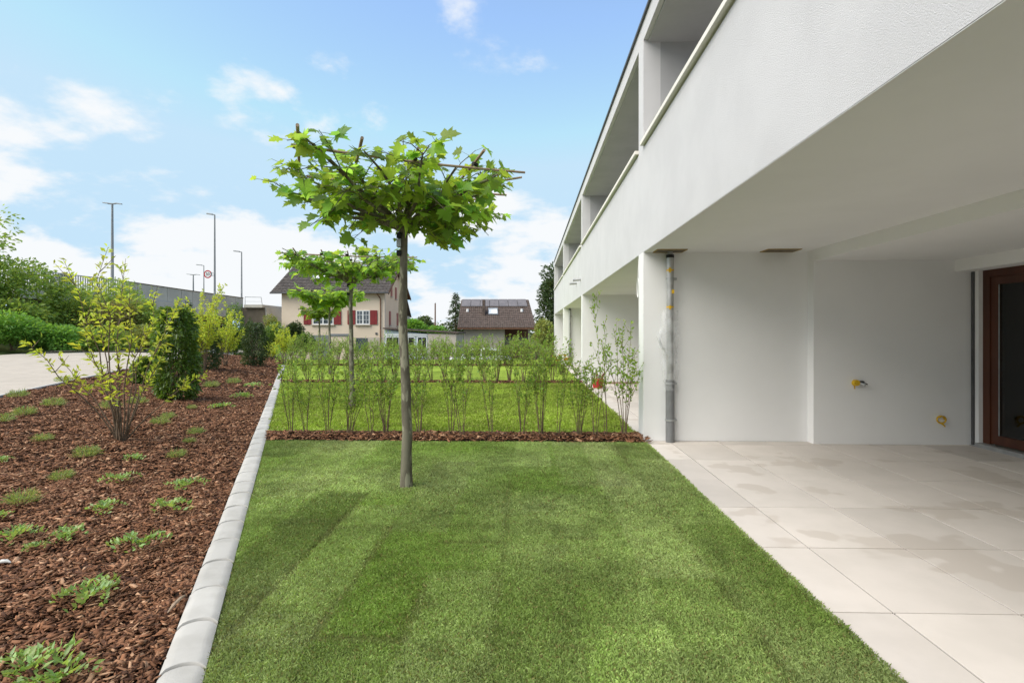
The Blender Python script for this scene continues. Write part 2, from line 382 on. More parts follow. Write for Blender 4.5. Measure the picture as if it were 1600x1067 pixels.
# parking court beyond the gardens
sheetX = np.linspace(-30, 30, 31); sheetY = np.linspace(33, 43, 9)
tag(obj('parking_court', sheet('parking_court', np.linspace(-9, 26, 20), sheetY, lambda x, y: hz(x, y) + 0.01, M['asphalt'])), kind='structure')

# ---- turf: rolls laid along the building line, each with its own green
ROLL_W, ROLL_L = 0.41, 2.1
rr = np.random.default_rng(5)
roll_v = rr.normal(0, 1, (80, 40)); roll_h = rr.normal(0, 1, (80, 40)); roll_off = rr.uniform(0, ROLL_L, 80)
def vnoise(x, y, s, seed=0):
    x = np.asarray(x) * s + seed * 17.3; y = np.asarray(y) * s + seed * 9.1
    xi = np.floor(x).astype(int); yi = np.floor(y).astype(int); fx = x - xi; fy = y - yi
    fx = fx*fx*(3-2*fx); fy = fy*fy*(3-2*fy)
    def h(a, b):
        n = (a * 374761393 + b * 668265263 + seed * 1442695) & 0x7fffffff
        n = (n ^ (n >> 13)) * 1274126177 & 0x7fffffff
        return ((n ^ (n >> 16)) & 0xffff) / 65535.0
    return (h(xi, yi)*(1-fx) + h(xi+1, yi)*fx)*(1-fy) + (h(xi, yi+1)*(1-fx) + h(xi+1, yi+1)*fx)*fy
def roll_ids(x, y):
    i = np.floor((np.asarray(x) + 0.16) / ROLL_W).astype(int) + 40
    i = np.clip(i, 0, 79); yy = np.asarray(y) + 20 + roll_off[i]; j = np.clip(np.floor(yy / ROLL_L).astype(int), 0, 39)
    ex = np.abs(((np.asarray(x) + 0.16) / ROLL_W) % 1.0 - 0.5); ey = np.abs((yy / ROLL_L) % 1.0 - 0.5)
    return i, j, (0.5 - ex) * ROLL_W, (0.5 - ey) * ROLL_L      # distance to the roll's edges
def turf_col(x, y):
    i, j, ex, ey = roll_ids(x, y)
    v = 1 + 0.06 * roll_v[i, j] + 0.30 * (vnoise(x, y, 2.2, 1) - 0.5) + 0.30 * (vnoise(x, y, 7, 2) - 0.5) + 0.25 * (vnoise(x, y, 19, 6) - 0.5)
    dry = np.clip(0.35 + 0.14 * roll_h[i, j] + 0.9 * (vnoise(x, y, 1.3, 3) - 0.5), 0, 1)
    far_turf = sm(7.2, 8.0, y)                                     # the lawns farther on get a yellower, more saturated green
    a = np.array((0.265, 0.385, 0.095)); b = np.array((0.460, 0.540, 0.255)); l = np.array((0.320, 0.415, 0.075))
    c = a + (b - a) * dry[:, None]
    c = c * (1 - far_turf[:, None]) + (l * (0.85 + 0.3 * dry[:, None])) * far_turf[:, None]
    # single rolls of the nearest lawn that differ: younger dark turf, worn pale turf
    x = np.asarray(x); y = np.asarray(y); wob = 0.05 * (vnoise(x, y, 7, 12) - 0.5) + 0.05 * (vnoise(x, y, 31, 16) - 0.5)
    for x0, x1, y0, y1, vv, pale in TURF_ROLLS:
        k = (x + wob > x0) & (x + wob < x1) & (y + wob > y0) & (y + wob < y1)
        v = np.where(k, v * vv, v)
        c = np.where(k[:, None], c * (1 - pale) + np.array((0.50, 0.52, 0.32)) * pale, c)
    return c * v[:, None]
TURF_ROLLS = [(-1.80, -1.39, 2.86, 4.75, 0.68, 0.0), (-1.75, -1.39, 2.0, 2.86, 0.78, 0.0), (-3.6, -2.62, 6.1, 7.2, 0.72, 0.0),
              (-0.57, -0.16, 2.1, 3.2, 1.0, 0.20), (-0.98, -0.57, 1.2, 2.5, 0.95, 0.0), (-0.16, 0.25, 1.2, 4.6, 0.88, 0.0),
              (0.15, 0.47, 3.74, 4.0, 0.78, 0.0), (1.06, 1.5, 1.0, 6.9, 0.86, 0.0), (-2.6, -1.85, 4.6, 7.2, 1.03, 0.2), (0.3, 0.95, 5.0, 7.2, 1.03, 0.2), (-1.39, -0.98, 2.4, 4.4, 1.0, 0.2)]
SEAMS = [(-1.39, 2.0, -1.39, 4.75, .9), (-1.82, 2.85, -1.39, 2.87, .9), (-0.98, 2.48, -0.98, 3.95, .75), (-0.98, 2.5, -0.55, 2.48, .95), (-0.57, 2.48, -0.57, 3.05, .6),
         (-0.16, 2.2, -0.16, 5.4, .38), (-0.57, 3.66, -0.16, 3.66, .9), (0.15, 3.75, 0.47, 3.75, .8), (1.06, 2.0, 1.06, 6.8, .35), (-0.16, 2.46, 0.3, 2.44, .5), (-1.39, 3.9, -0.98, 3.92, .45), (0.25, 5.1, 0.66, 5.1, .4), (-2.21, 5.0, -1.8, 5.0, .4)]
def seam(x, y):
    """0..1: how bare the turf is along the open joints between rolls"""
    b = np.zeros(len(x)); w_ = 0.018 * (vnoise(x, y, 9, 14) - 0.5)
    for x0, y0, x1, y1, st in SEAMS:
        d = np.array((x1 - x0, y1 - y0)); L = np.hypot(*d); d /= L
        t = (x - x0) * d[0] + (y - y0) * d[1]; n = np.abs((x - x0) * d[1] - (y - y0) * d[0] + w_)
        ok = (t > 0) & (t < L); wd = 0.010 + 0.018 * vnoise(x, y, 6, 15)
        b = np.maximum(b, np.where(ok, st * np.clip(1.6 - n / wd, 0, 1) * (0.45 + 0.75 * vnoise(x, y, 3.3, 18)), 0))
    return b
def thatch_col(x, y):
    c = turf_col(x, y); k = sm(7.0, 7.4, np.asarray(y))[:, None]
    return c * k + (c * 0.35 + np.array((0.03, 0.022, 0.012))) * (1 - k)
def kx(y): return KR + KS * y
BANDS = [(-4.0, 7.05), (7.57, 15.15), (15.62, 23.2), (23.7, 29.0)]
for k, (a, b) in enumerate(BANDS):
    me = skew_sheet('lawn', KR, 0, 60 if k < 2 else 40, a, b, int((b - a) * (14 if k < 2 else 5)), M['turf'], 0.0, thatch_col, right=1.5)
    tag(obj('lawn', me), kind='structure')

TREE1 = (ground_at(635, 760).x, ground_at(635, 760).y)
def blades(name, y0, y1, dens, hgt, wid, seed, edge=0.0):
    r = np.random.default_rng(seed)
    xlo = kx(y1) - 0.1; area = (1.5 - xlo) * (y1 - y0); n = int(area * dens)
    y = r.uniform(y0, y1, n); x = r.uniform(xlo, 1.515, n)
    keep = (x > kx(y) - 0.012 * r.random(n)) & (x > -1.05 * y - 0.6) & (x < 1.05 * y + 0.8)
    i, j, ex, ey = roll_ids(x, y)
    bare = seam(x, y) if y0 < 7 else np.zeros(n)
    keep &= r.random(n) > bare
    keep &= np.hypot(x - TREE1[0], y - TREE1[1]) > 0.055 + 0.05 * r.random(n)
    x, y = x[keep], y[keep]; n = len(x)
    h = hgt * (0.55 + 0.75 * r.random(n)) * (0.8 + 0.45 * vnoise(x, y, 4, 4))
    a = r.uniform(0, 2*np.pi, n); lean = r.uniform(0.15, 1.1, n); la = r.uniform(0, 2*np.pi, n)
    wv = wid * (0.7 + 0.6 * r.random(n))
    dx, dy = np.cos(a) * wv / 2, np.sin(a) * wv / 2
    z0 = -0.004
    v = np.empty((n, 4, 3))
    mx_, my_ = x + np.cos(la) * lean * h * 0.35, y + np.sin(la) * lean * h * 0.35
    v[:, 0] = np.stack([x - dx, y - dy, np.full(n, z0)], 1)
    v[:, 1] = np.stack([x + dx, y + dy, np.full(n, z0)], 1)
    v[:, 2] = np.stack([mx_ + dx*0.8, my_ + dy*0.8, h * 0.6], 1)
    v[:, 3] = np.stack([x + np.cos(la) * lean * h, y + np.sin(la) * lean * h, h * (1 - 0.25 * lean)], 1)
    f0 = np.arange(n) * 4
    f = np.concatenate([np.stack([f0, f0+1, f0+2], 1), np.stack([f0, f0+2, f0+3], 1)])
    c = turf_col(x, y) * (0.75 + 0.55 * r.random(n))[:, None]
    if y0 < 7:                                                   # frayed, browner blades along the roll edges
        e_ = np.clip(seam(x + r.normal(0, 0.012, n), y + r.normal(0, 0.012, n)), 0, 1)[:, None]
        c = c * (1 - 0.7 * e_) + np.array((0.13, 0.105, 0.045)) * 0.7 * e_
    st = r.random(n) < 0.09
    c[st] = np.array((0.30, 0.27, 0.11)) * (0.6 + 0.6 * r.random(st.sum()))[:, None]
    cc = np.repeat(c, 4, 0)
    return np_mesh(name, v.reshape(-1, 3), f, M['blade'], cc)
tag(obj('grass', blades('grass', 1.6, 4.2, 40000, 0.0165, 0.0027, 11)), 'short mown turf grass on the nearest lawn by the camera', 'grass', kind='stuff')
tag(obj('grass', blades('grass', 4.2, 7.05, 20000, 0.019, 0.0040, 12)), 'short turf grass on the nearest lawn around the first tree', 'grass', kind='stuff')
tag(obj('grass', blades('grass', 7.57, 15.13, 2200, 0.04, 0.013, 13)), 'bright green turf grass behind the nearest hedge row', 'grass', kind='stuff')

# ---- bark mulch: loose chips
def chips(name, pts, size, seed, label):
    r = np.random.default_rng(seed); n = len(pts)
    L = size * (0.30 + 1.5 * r.random(n)**2.4); W = L * (0.16 + 0.28 * r.random(n)); T = np.minimum(W * 0.4, 0.002 + 0.004 * r.random(n))
    base = np.array([(-1,-1,-1),(1,-1,-1),(1,1,-1),(-1,1,-1),(-1,-1,1),(1,-1,1),(1,1,1),(-1,1,1)], float) * 0.5
    v = base[None] * np.stack([L, W, T], 1)[:, None, :]
    v[:, :, 0] += (r.random((n, 8)) - 0.5) * L[:, None] * 0.35; v[:, :, 1] += (r.random((n, 8)) - 0.5) * W[:, None] * 0.5
    az = r.uniform(0, 2*np.pi, n); ti = r.normal(0, 0.24, n); tr = r.normal(0, 0.26, n)
    ca, sa, ci, si, cr_, sr = np.cos(az), np.sin(az), np.cos(ti), np.sin(ti), np.cos(tr), np.sin(tr)
    x, y, z = v[..., 0], v[..., 1], v[..., 2]
    y, z = y*cr_[:, None] - z*sr[:, None], y*sr[:, None] + z*cr_[:, None]
    x, z = x*ci[:, None] - z*si[:, None], x*si[:, None] + z*ci[:, None]
    x, y = x*ca[:, None] - y*sa[:, None], x*sa[:, None] + y*ca[:, None]
    v = np.stack([x, y, z], -1) + pts[:, None, :]
    fb = np.array([(4,5,6,7),(0,1,5,4),(1,2,6,5),(2,3,7,6),(3,0,4,7)])
    f = (fb[None] + (np.arange(n) * 8)[:, None, None]).reshape(-1, 4)
    pal = np.array([(0.215,0.108,0.064),(0.145,0.070,0.042),(0.30,0.165,0.102),(0.09,0.046,0.031),(0.245,0.120,0.068),(0.45,0.285,0.19)])
    c = pal[r.choice(6, n, p=[.28,.22,.18,.12,.12,.08])] * (0.8 + 0.6 * r.random(n))[:, None] * np.array((1.03, 0.99, 0.92))
    return tag(obj(name, np_mesh(name, v.reshape(-1, 3), f, M['bark'], np.repeat(c, 8, 0))), label, 'bark mulch', kind='stuff')
def bed_pts(y0, y1, dens, seed):
    r = np.random.default_rng(seed)
    c0, c1 = PATH_IN + 0.05, KR - KW - 0.01
    n = int((c1 - c0) * (y1 - y0) * dens); y = r.uniform(y0, y1, n); x = r.uniform(c0, c1, n) + KS * y
    k = (x > -1.12 * y - 1.6); x, y = x[k], y[k]
    mound = 0.035 * (vnoise(x, y, 2.5, 7) - 0.5) + 0.03 * (vnoise(x, y, 8, 8) - 0.5)
    edge = np.clip((c1 - coff(x, y)) / 0.12, 0, 1)
    return np.stack([x, y, hz(x, y) + mound * edge + 0.004 + 0.018 * r.random(len(x)) * edge], 1)
chips('bark_mulch', bed_pts(1.2, 5.0, 8200, 21), 0.031, 31, 'reddish brown bark chips on the near planting bed left of the kerb')
chips('bark_mulch', bed_pts(5.0, 12.0, 2800, 22), 0.038, 32, 'brown bark chips around the yellow shrub in the planting bed')
chips('bark_mulch', bed_pts(12.0, 33.0, 380, 23), 0.07, 33, 'brown bark chips at the far end of the planting bed')
STRIPS = [(7.05, 7.57), (15.15, 15.62), (23.2, 23.7)]
strip_words = ['nearest', 'second', 'third']
for k, (a, b) in enumerate(STRIPS):
    tag(obj('mulch_strip', skew_sheet('mulch_strip', KR, 0, 30, a, b, 4, M['soil'], 0.012, right=1.5)), kind='structure')
    r = np.random.default_rng(40 + k); n = [5200, 4200, 3600][k]
    y = r.uniform(a - 0.015, b + 0.015, n); x = r.uniform(kx(b) - 0.1, 1.56, n)
    q = x > kx(y); x, y = x[q], y[q]
    rise = 0.045 * np.sin(np.pi * np.clip((y - a) / (b - a), 0, 1))**0.6
    chips('bark_mulch', np.stack([x, y, 0.012 + rise + 0.015 * r.random(len(x))], 1), [0.05, 0.06, 0.07][k], 50 + k,
          f'dark bark chips heaped along the {strip_words[k]} hedge row')

# ---- kerb of rounded concrete stones
kerb = tag(empty('kerb', (0, 0, 0)), kind='structure')
kd = Vector((KC, KN, 0)); kn = Vector((KN, -KC, 0))         # along, across (to the right)
Lk = 0.376; Wk = KW * KN
def kerb_mesh(seed):
    r = random.Random(seed); nA, nB = 8, 6; v = []; g = 0.015
    for b in range(nB + 1):
        for a in range(nA + 1):
            s = a / nA; across = (s - 0.5) * Wk
            bulge = 0.034 * (1 - (2 * s - 1)**2)
            t = (0, .018, .25, .5, .75, .982, 1)[b]
            along = (g / 2 + bulge) * (1 - t) + (Lk - g / 2 + bulge) * t
            zz = 0.032 - 0.004 * (2 * s - 1)**2 - 0.014 * (abs(2 * s - 1)**8) + r.uniform(-0.0006, 0.0006)
            if b in (0, nB): zz -= 0.010
            v.append(kd * along + kn * across + Vector((0, 0, zz)))
    f = []
    w1 = nA + 1
    for b in range(nB):
        for a in range(nA): f.append((b*w1+a, b*w1+a+1, (b+1)*w1+a+1, (b+1)*w1+a))
    rim = [a for a in range(w1)] + [b*w1+nA for b in range(1, nB+1)] + [nB*w1+a for a in range(nA-1, -1, -1)] + [b*w1 for b in range(nB-1, 0, -1)]
    base = len(v)
    v2 = v + [Vector((v[i].x, v[i].y, -0.09)) for i in rim]
    for k in range(len(rim)):
        k2 = (k + 1) % len(rim); f.append((rim[k2], rim[k], base + k, base + k2))
    me = bpy.data.meshes.new('kerb_stone'); me.from_pydata([tuple(p) for p in v2], [], f)
    bm = bmesh.new(); bm.from_mesh(me); bmesh.ops.recalc_face_normals(bm, faces=bm.faces)
    for q in bm.faces: q.smooth = True
    for e in bm.edges:
        if len(e.link_faces) == 2 and e.calc_face_angle(0) > 0.7: e.smooth = False
    bm.to_mesh(me); bm.free(); me.materials.append(M['kerb']); return me
kms = [kerb_mesh(i) for i in range(4)]
rk = random.Random(3)
s = 0.0; y = 1.17; k = 0
while y < 22.6:
    o = obj('kerb_stone', kms[k % 4], kerb); o.location = (KR - KW / 2 + KS * y, y, rk.uniform(-0.004, 0.004))
    o.rotation_euler = (0, rk.uniform(-0.012, 0.012), rk.uniform(-0.006, 0.006))
    y += Lk * KN; k += 1
# edging slab between path and bed
MB().prism([(PATH_IN - 0.03 + KS*(-4), -4), (PATH_IN + 0.05 + KS*(-4), -4), (PATH_IN + 0.05 + KS*33, 33), (PATH_IN - 0.03 + KS*33, 33)], 0.2, PATH_Z + 0.03, 'z').build('path_edging', M['kerb'])['kind'] = 'structure'

# ================================================================== APARTMENT BUILDING
FX = 1.5; SOF = 2.45; PAR = 3.80; ROOF0, ROOF1 = 5.20, 5.44
CW = [7.20 + 8.05 * i for i in range(-2, 4)]      # cross walls, front faces
TW = 0.31; YB, YE = CW[0], CW[-1] + TW
bld = tag(empty('apartment_building', (FX, CW[0], 0)), 'long white rendered apartment building with loggias and covered patios', 'building')
def B(name, mat, *a, bevel=0.0, parent=bld):
    x0, x1, y0, y1, z0, z1 = a
    o = bx(name, mat, parent, x0, x1, y0, y1, z0, z1, bevel=bevel)
    if parent is bld: o.matrix_parent_inverse = Matrix.Translation((-FX, -CW[0], 0))
    return o
def BM_(mb, name, mat, parent=bld, **kw):
    o = mb.build(name, mat, parent, **kw)
    if parent is bld: o.matrix_parent_inverse = Matrix.Translation((-FX, -CW[0], 0))
    return o
B('facade_band', M['plaster'], FX, FX + 0.22, YB, YE, SOF, PAR)
B('balcony_slab', M['ceiling'], FX + 0.22, 3.60, YB, YE, SOF, 2.78)
B('soffit', M['ceiling'], FX + 0.003, 3.598, YB + 0.002, YE - 0.002, SOF - 0.005, SOF - 0.0005)
B('lowered_ceiling', M['ceiling'], 3.60, 9.5, YB, YE, 2.31, 2.78)
B('roof_slab', M['plaster'], FX, 9.5, YB, YE, ROOF0, ROOF1)
B('roof_trim', M['dark_trim'], FX - 0.03, 9.5, YB - 0.02, YE + 0.02, ROOF1, ROOF1 + 0.035)
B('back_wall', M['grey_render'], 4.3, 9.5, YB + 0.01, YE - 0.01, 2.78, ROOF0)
for i, y in enumerate(CW):
    # ground floor: cross wall, thicker from X=3.6 on
    B('partition_wall', M['smooth_plaster'], FX, 3.60, y + (0.16 if False else 0.0), y + TW, 0.0, SOF)
    B('wall_lining', M['smooth_plaster'], 3.60, 5.75, y - 0.15, y + TW, 0.0, 2.31)
    B('balcony_wall', M['grey_render'], FX + 0.22, 4.3, y, y + TW, 2.78, ROOF0)
    B('balcony_wall_end', M['plaster'], FX, FX + 0.22, y, y + TW, PAR, ROOF0)
    if i < len(CW) - 1:
        y1 = CW[i + 1]
        B('coping', M['coping'], FX - 0.05, FX + 0.26, y + TW + 0.01, y1 - 0.01, PAR + 0.022, PAR + 0.068)
        B('coping_shadow_strip', M['dark_trim'], FX + 0.03, FX + 0.19, y + TW + 0.02, y1 - 0.02, PAR, PAR + 0.022)  # dark strip added as the shadow line under the coping
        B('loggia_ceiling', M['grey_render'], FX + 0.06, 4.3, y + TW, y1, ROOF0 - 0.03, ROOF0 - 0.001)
        # door wall of the covered patio
        d0, d1 = y1 - 4.4, y1 - 0.15 - 0.105
        B('door_wall', M['smooth_plaster'], 5.55, 5.75, y + TW, d0, 0.0, 2.31)
        B('door_wall', M['smooth_plaster'], 5.55, 5.75, d1, y1 - 0.15, 0.0, 2.31)
        B('shutter_box', M['smooth_plaster'], 5.34, 5.75, y + TW, y1 - 0.15, 2.165, 2.31)
        B('shutter_rail', M['dark_trim'], 5.525, 5.548, d1 + 0.055, d1 + 0.085, 0.01, 2.16)
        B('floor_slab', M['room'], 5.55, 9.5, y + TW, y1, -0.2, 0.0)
        dr = B('door', M['wood_dark'], 5.60, 5.68, d1 - 0.10, d1, 0.05, 2.165)     # jamb
        B('door_frame', M['wood_dark'], 5.60, 5.68, d0, d0 + 0.10, 0.05, 2.165, parent=dr)
        B('door_frame', M['wood_dark'], 5.60, 5.68, d0 + 0.10, d1 - 0.10, 2.075, 2.165, parent=dr)
        ym = (d0 + d1) / 2
        for (a, b, xo) in ((ym + 0.02, d1 - 0.10, 5.615), (d0 + 0.10, ym - 0.02, 5.615)):
            mb = MB().box(xo, xo + 0.055, a, a + 0.10, 0.06, 2.075).box(xo, xo + 0.055, b - 0.10, b, 0.06, 2.075)
            mb.box(xo, xo + 0.055, a + 0.10, b - 0.10, 0.06, 0.17).box(xo, xo + 0.055, a + 0.10, b - 0.10, 1.98, 2.075)
            BM_(mb, 'sash', M['wood_dark'], dr)
            B('glass_seal', M['galv'], xo + 0.004, xo + 0.012, b - 0.112, b - 0.101, 0.17, 1.98, parent=dr)
            B('pane', M['glass'], xo + 0.022, xo + 0.034, a + 0.10, b - 0.10, 0.17, 1.98, parent=dr)
        B('door_sill', M['galv'], 5.50, 5.60, d0, d1, 0.0, 0.05, parent=dr)
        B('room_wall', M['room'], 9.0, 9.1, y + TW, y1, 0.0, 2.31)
        # curtain folds inside
        pts = [(5.98 + 0.035 * math.sin(t * 1.7), d1 - 0.25 - t * 0.025) for t in range(60)]
        mb = MB()
        mb.add([(p[0], p[1], 0.03) for p in pts] + [(p[0], p[1], 2.28) for p in pts], [(q, q+1, q+61, q+60) for q in range(59)])
        BM_(mb, 'curtain', M['curtain'], smooth=True)
# ceiling openings of the near patio: flat plates with the hole's darkness in their colour, ochre foam edges
def ceiling_plate(px0, px1, y0, y1):
    x0 = at(px0, 387, 7.0).x; x1 = at(px1, 387, 7.0).x
    p = B('ceiling_plate', M['hole'], x0 + 0.012, x1 - 0.012, y0 + 0.012, y1 - 0.012, SOF - 0.011, SOF - 0.0055)
    mb = MB().box(x0, x1, y0, y0 + 0.012, SOF - 0.015, SOF - 0.0055).box(x0, x1, y1 - 0.012, y1, SOF - 0.015, SOF - 0.0055)
    mb.box(x0, x0 + 0.012, y0 + 0.012, y1 - 0.012, SOF - 0.015, SOF - 0.0055).box(x1 - 0.012, x1, y0 + 0.012, y1 - 0.012, SOF - 0.015, SOF - 0.0055)
    BM_(mb, 'foam_edge', M['foam'], p)
ceiling_plate(1025, 1072, 6.92, 7.19)
ceiling_plate(1197, 1250, 6.94, 7.19)
# overflow spouts on the facade
for yy, zz in ((15.7, 2.92), (17.0, 2.93)):
    BM_(MB().tube([(FX + 0.02, yy, zz), (FX - 0.22, yy, zz - 0.02)], 0.04, 10), 'overflow_spout', M['zinc'], smooth=True)

# ---- patio slabs
def patio(y0, y1, first):
    p = tag(empty('patio', (FX, y0, 0)), kind='structure')
    g = bx('joint_bed', M['grout'], p, 0.0, 4.05, 0.0, y1 - y0, -0.12, -0.007)
    xs = [FX, 1.83, 2.445, 3.06, 3.675, 4.29, 4.905, 5.52]
    j = [2.81 + 0.835 * q for q in range(-16, 45)]
    ys = [y0] + [v for v in j if y0 + 0.05 < v < y1 - 0.05] + [y1]
    r = random.Random(int(y0 * 10) + 7)
    cache = {}
    for b in range(len(ys) - 1):
        for a in range(len(xs) - 1):
            w_, d_ = xs[a+1] - xs[a] - 0.009, ys[b+1] - ys[b] - 0.009
            key = (round(w_, 3), round(d_, 3), r.randrange(2))
            if key not in cache:
                cache[key] = MB().box(0, w_, 0, d_, -0.02, 0.0).mesh('slab', M['tile'], bevel=0.001)
            o = obj('slab', cache[key], p, (xs[a] - FX + 0.0045, ys[b] - y0 + 0.0045, r.uniform(-0.0012, 0.0012)))
for i in range(1, len(CW) - 1):
    patio(CW[i] + TW, CW[i+1] - 0.001, i == 1)
# threshold strip under each cross wall end
# ---- downpipe against the partition wall
def downpipe(px, Y, label, detail):
    X = at(px, 600, Y).x
    t = tag(empty('downpipe', (X, Y, 0)), label, 'downpipe', 'downpipes on the patio walls')
    MB().tube([(0,0,0.0),(0,0,0.80)], 0.056, 16).build('lower_pipe', M['grey_plastic'], t, smooth=True)
    MB().tube([(0,0,0.80),(0,0,2.36)], 0.046, 16).build('upper_pipe', M['zinc'], t, smooth=True)
    MB().tube([(0,0,2.36),(0,0,2.40)], 0.05, 16).build('sleeve', M['black'], t, smooth=True)
    MB().tube([(0,0,2.40),(0,0,2.45)], 0.032, 12).build('outlet', M['zinc'], t, smooth=True)
    for z, rr_ in ((0.27, 0.062), (0.74, 0.062), (2.08, 0.051)):
        mb = MB().tube([(0,0,z),(0,0,z+0.025)], rr_, 16).box(0.04, 0.085, -0.008, 0.10, z, z + 0.025)
        mb.build('bracket', M['galv'], t, smooth=True)
    if detail:
        for z, a0 in ((2.19, 0.3), (1.93, 1.2), (1.72, -0.2)):
            MB().tube([(0,0,z),(0,0,z+0.02)], 0.0475, 16).build('tape', M['yellow'] if z != 1.93 else M['film'], t, smooth=True)
        b = MB()
        b.box(-0.03, 0.0, -0.052, -0.047, 2.17, 2.23).box(0.01, 0.04, -0.052, -0.047, 1.90, 1.95).box(-0.025, 0.0, -0.052, -0.047, 1.70, 1.75)
        b.build('tape', M['yellow'], t)
        # torn protective film hanging round the pipe
        r = random.Random(4); nu, nv = 26, 34; v = []; f = []
        for b_ in range(nv + 1):
            z = 0.66 + 1.02 * b_ / nv
            for a_ in range(nu):
                th = 2 * math.pi * a_ / nu
                fl = 0.006 + 0.025 * math.sin(z * 9 + th * 2)**2 + 0.02 * math.sin(z * 31 + th * 5) + 0.02 * r.random()
                if 1.18 < z < 1.45: fl += 0.05 * max(0, math.cos(th - 2.9))**2
                if z < 0.78: fl *= 0.5
                rad = 0.054 + max(0.003, fl); v.append((rad * math.cos(th), rad * math.sin(th) if rad * math.sin(th) < 0.06 else 0.06, z + 0.012 * r.random()))
        for b_ in range(nv):
            for a_ in range(nu):
                th = 2 * math.pi * a_ / nu; z = 0.66 + 1.02 * b_ / nv
                if math.sin(z * 7.3 + th * 1.7) + 0.5 * math.sin(z * 23 - th * 3) > 0.95: continue
                a2 = (a_ + 1) % nu; f.append((b_*nu+a_, b_*nu+a2, (b_+1)*nu+a2, (b_+1)*nu+a_))
        fo = MB().add(v, f).build('plastic_film', M['film'], t, smooth=True)
        mb = MB()
        for q in range(5):
            p0 = Vector((0.0, -0.06, 1.58 - q * 0.035)); mb.tube([p0, p0 + Vector((-0.11 - 0.01 * q, -0.02, -0.10)), p0 + Vector((-0.185 + 0.012 * q, -0.03, -0.23)), p0 + Vector((-0.10, -0.02, -0.37 + 0.03 * q)), p0 + Vector((0.0, -0.01, -0.43))], [0.008, 0.014, 0.017, 0.014, 0.01], 5)
        mb.build('film_strand', M['film'], t, smooth=True)
    return t
downpipe(1047, 7.12, 'grey downpipe half wrapped in torn film on the near patio wall', True)
downpipe(890.5, 23.22, 'thin far downpipe on the third patio wall of the white building', False)
# ---- wall fittings: tap stub, cable ring, cable loop
p = at(1340, 598, 7.05)
t = tag(empty('tap_connection', p), 'yellow capped water tap connection on the patio wall', 'tap')
MB().tube([(-0.035, 0.0, 0), (-0.035, -0.055, 0.004)], [0.042, 0.036], 14).build('cap', M['yellow'], t, smooth=True)
MB().tube([(0.0, 0.0, -0.005), (0.02, -0.06, -0.01), (0.045, -0.085, -0.02)], 0.018, 10).build('spout', M['galv'], t, smooth=True)
MB().tube([(0.035, 0.0, 0.0), (0.04, -0.04, 0.0)], 0.03, 10).tube([(0.02, -0.05, 0.02), (0.085, -0.06, -0.015)], 0.008, 6).build('valve', M['dark_trim'], t, smooth=True)
MB().box(-0.06, -0.045, -0.03, -0.026, -0.075, -0.01).build('tag', M['yellow'], t)
p = at(1468, 655, 7.05)
t = tag(empty('cable_end', p), 'coiled yellow cable end low on the patio wall by the door', 'cable')
ring = [(0.05 * math.cos(a * 0.35), -0.012 - 0.0015 * a, 0.045 * math.sin(a * 0.35)) for a in range(26)]
MB().tube(ring, 0.009, 6).tube([(-0.03, -0.03, -0.03), (0.02, -0.035, -0.06), (0.045, -0.03, -0.085)], 0.009, 6).build('cable', M['yellow'], t, smooth=True)
MB().tube([(0.008, 0.0, 0.0), (0.008, -0.01, 0.0)], 0.038, 14).build('box_cover', M['white'], t, smooth=True)
p = at(1004.5, 450, CW[2] + TW + 0.9)
loop = [(0, 0.06 * math.cos(a), 0.13 * math.sin(a)) for a in np.linspace(0, 2 * math.pi, 22)]
o = MB().tube([(FX + 0.03 + q[0], CW[2] + 0.5 + q[1], 2.02 + q[2]) for q in loop] , 0.008, 6).tube([(FX + 0.03, CW[2] + 0.5, 2.15), (FX + 0.04, CW[2] + 0.5, SOF)], 0.006, 6).build('cable_loop', M['white'], None, smooth=True)
tag(o, 'white cable loop hanging from the soffit behind the near pillar', 'cable')

# ---- things on the second patio
p = ground_at(934, 606)
t = tag(empty('bucket', p), 'red plastic bucket with tools on the second patio', 'bucket')
MB().tube([(0,0,0),(0,0,0.21),(0,0,0.235),(0,0,0.235)], [0.12, 0.155, 0.165, 0.15], 18, cap=False).tube([(0,0,0.0),(0,0,0.012)], 0.118, 18).build('tub', M['red'], t, smooth=True)
MB().tube([(0.1,0,0.2),(0.12,-0.03,0.32),(0.17,-0.05,0.38)], [0.02,0.025,0.02], 8).tube([(-0.03,0,0.2),(-0.02,0.02,0.36),(-0.05,0.0,0.44)], [0.018,0.022,0.015], 8).build('handle', M['darkred'], t, smooth=True)
MB().tube([(-0.13,0.02,0.2),(-0.15,0.02,0.33),(-0.05,0.03,0.36),(0.05,0.03,0.3)], 0.015, 8).tube([(0.0,0.05,0.15),(0.06,0.06,0.31)], 0.03, 8).build('tool', M['galv'], t, smooth=True)
o = bx('timber_batten', M['bamboo'], None, 2.0, 3.55, CW[3] - 0.055, CW[3] - 0.005, 0.0, 0.05)
tag(o, 'thin wooden batten lying along the second patio wall', 'batten')

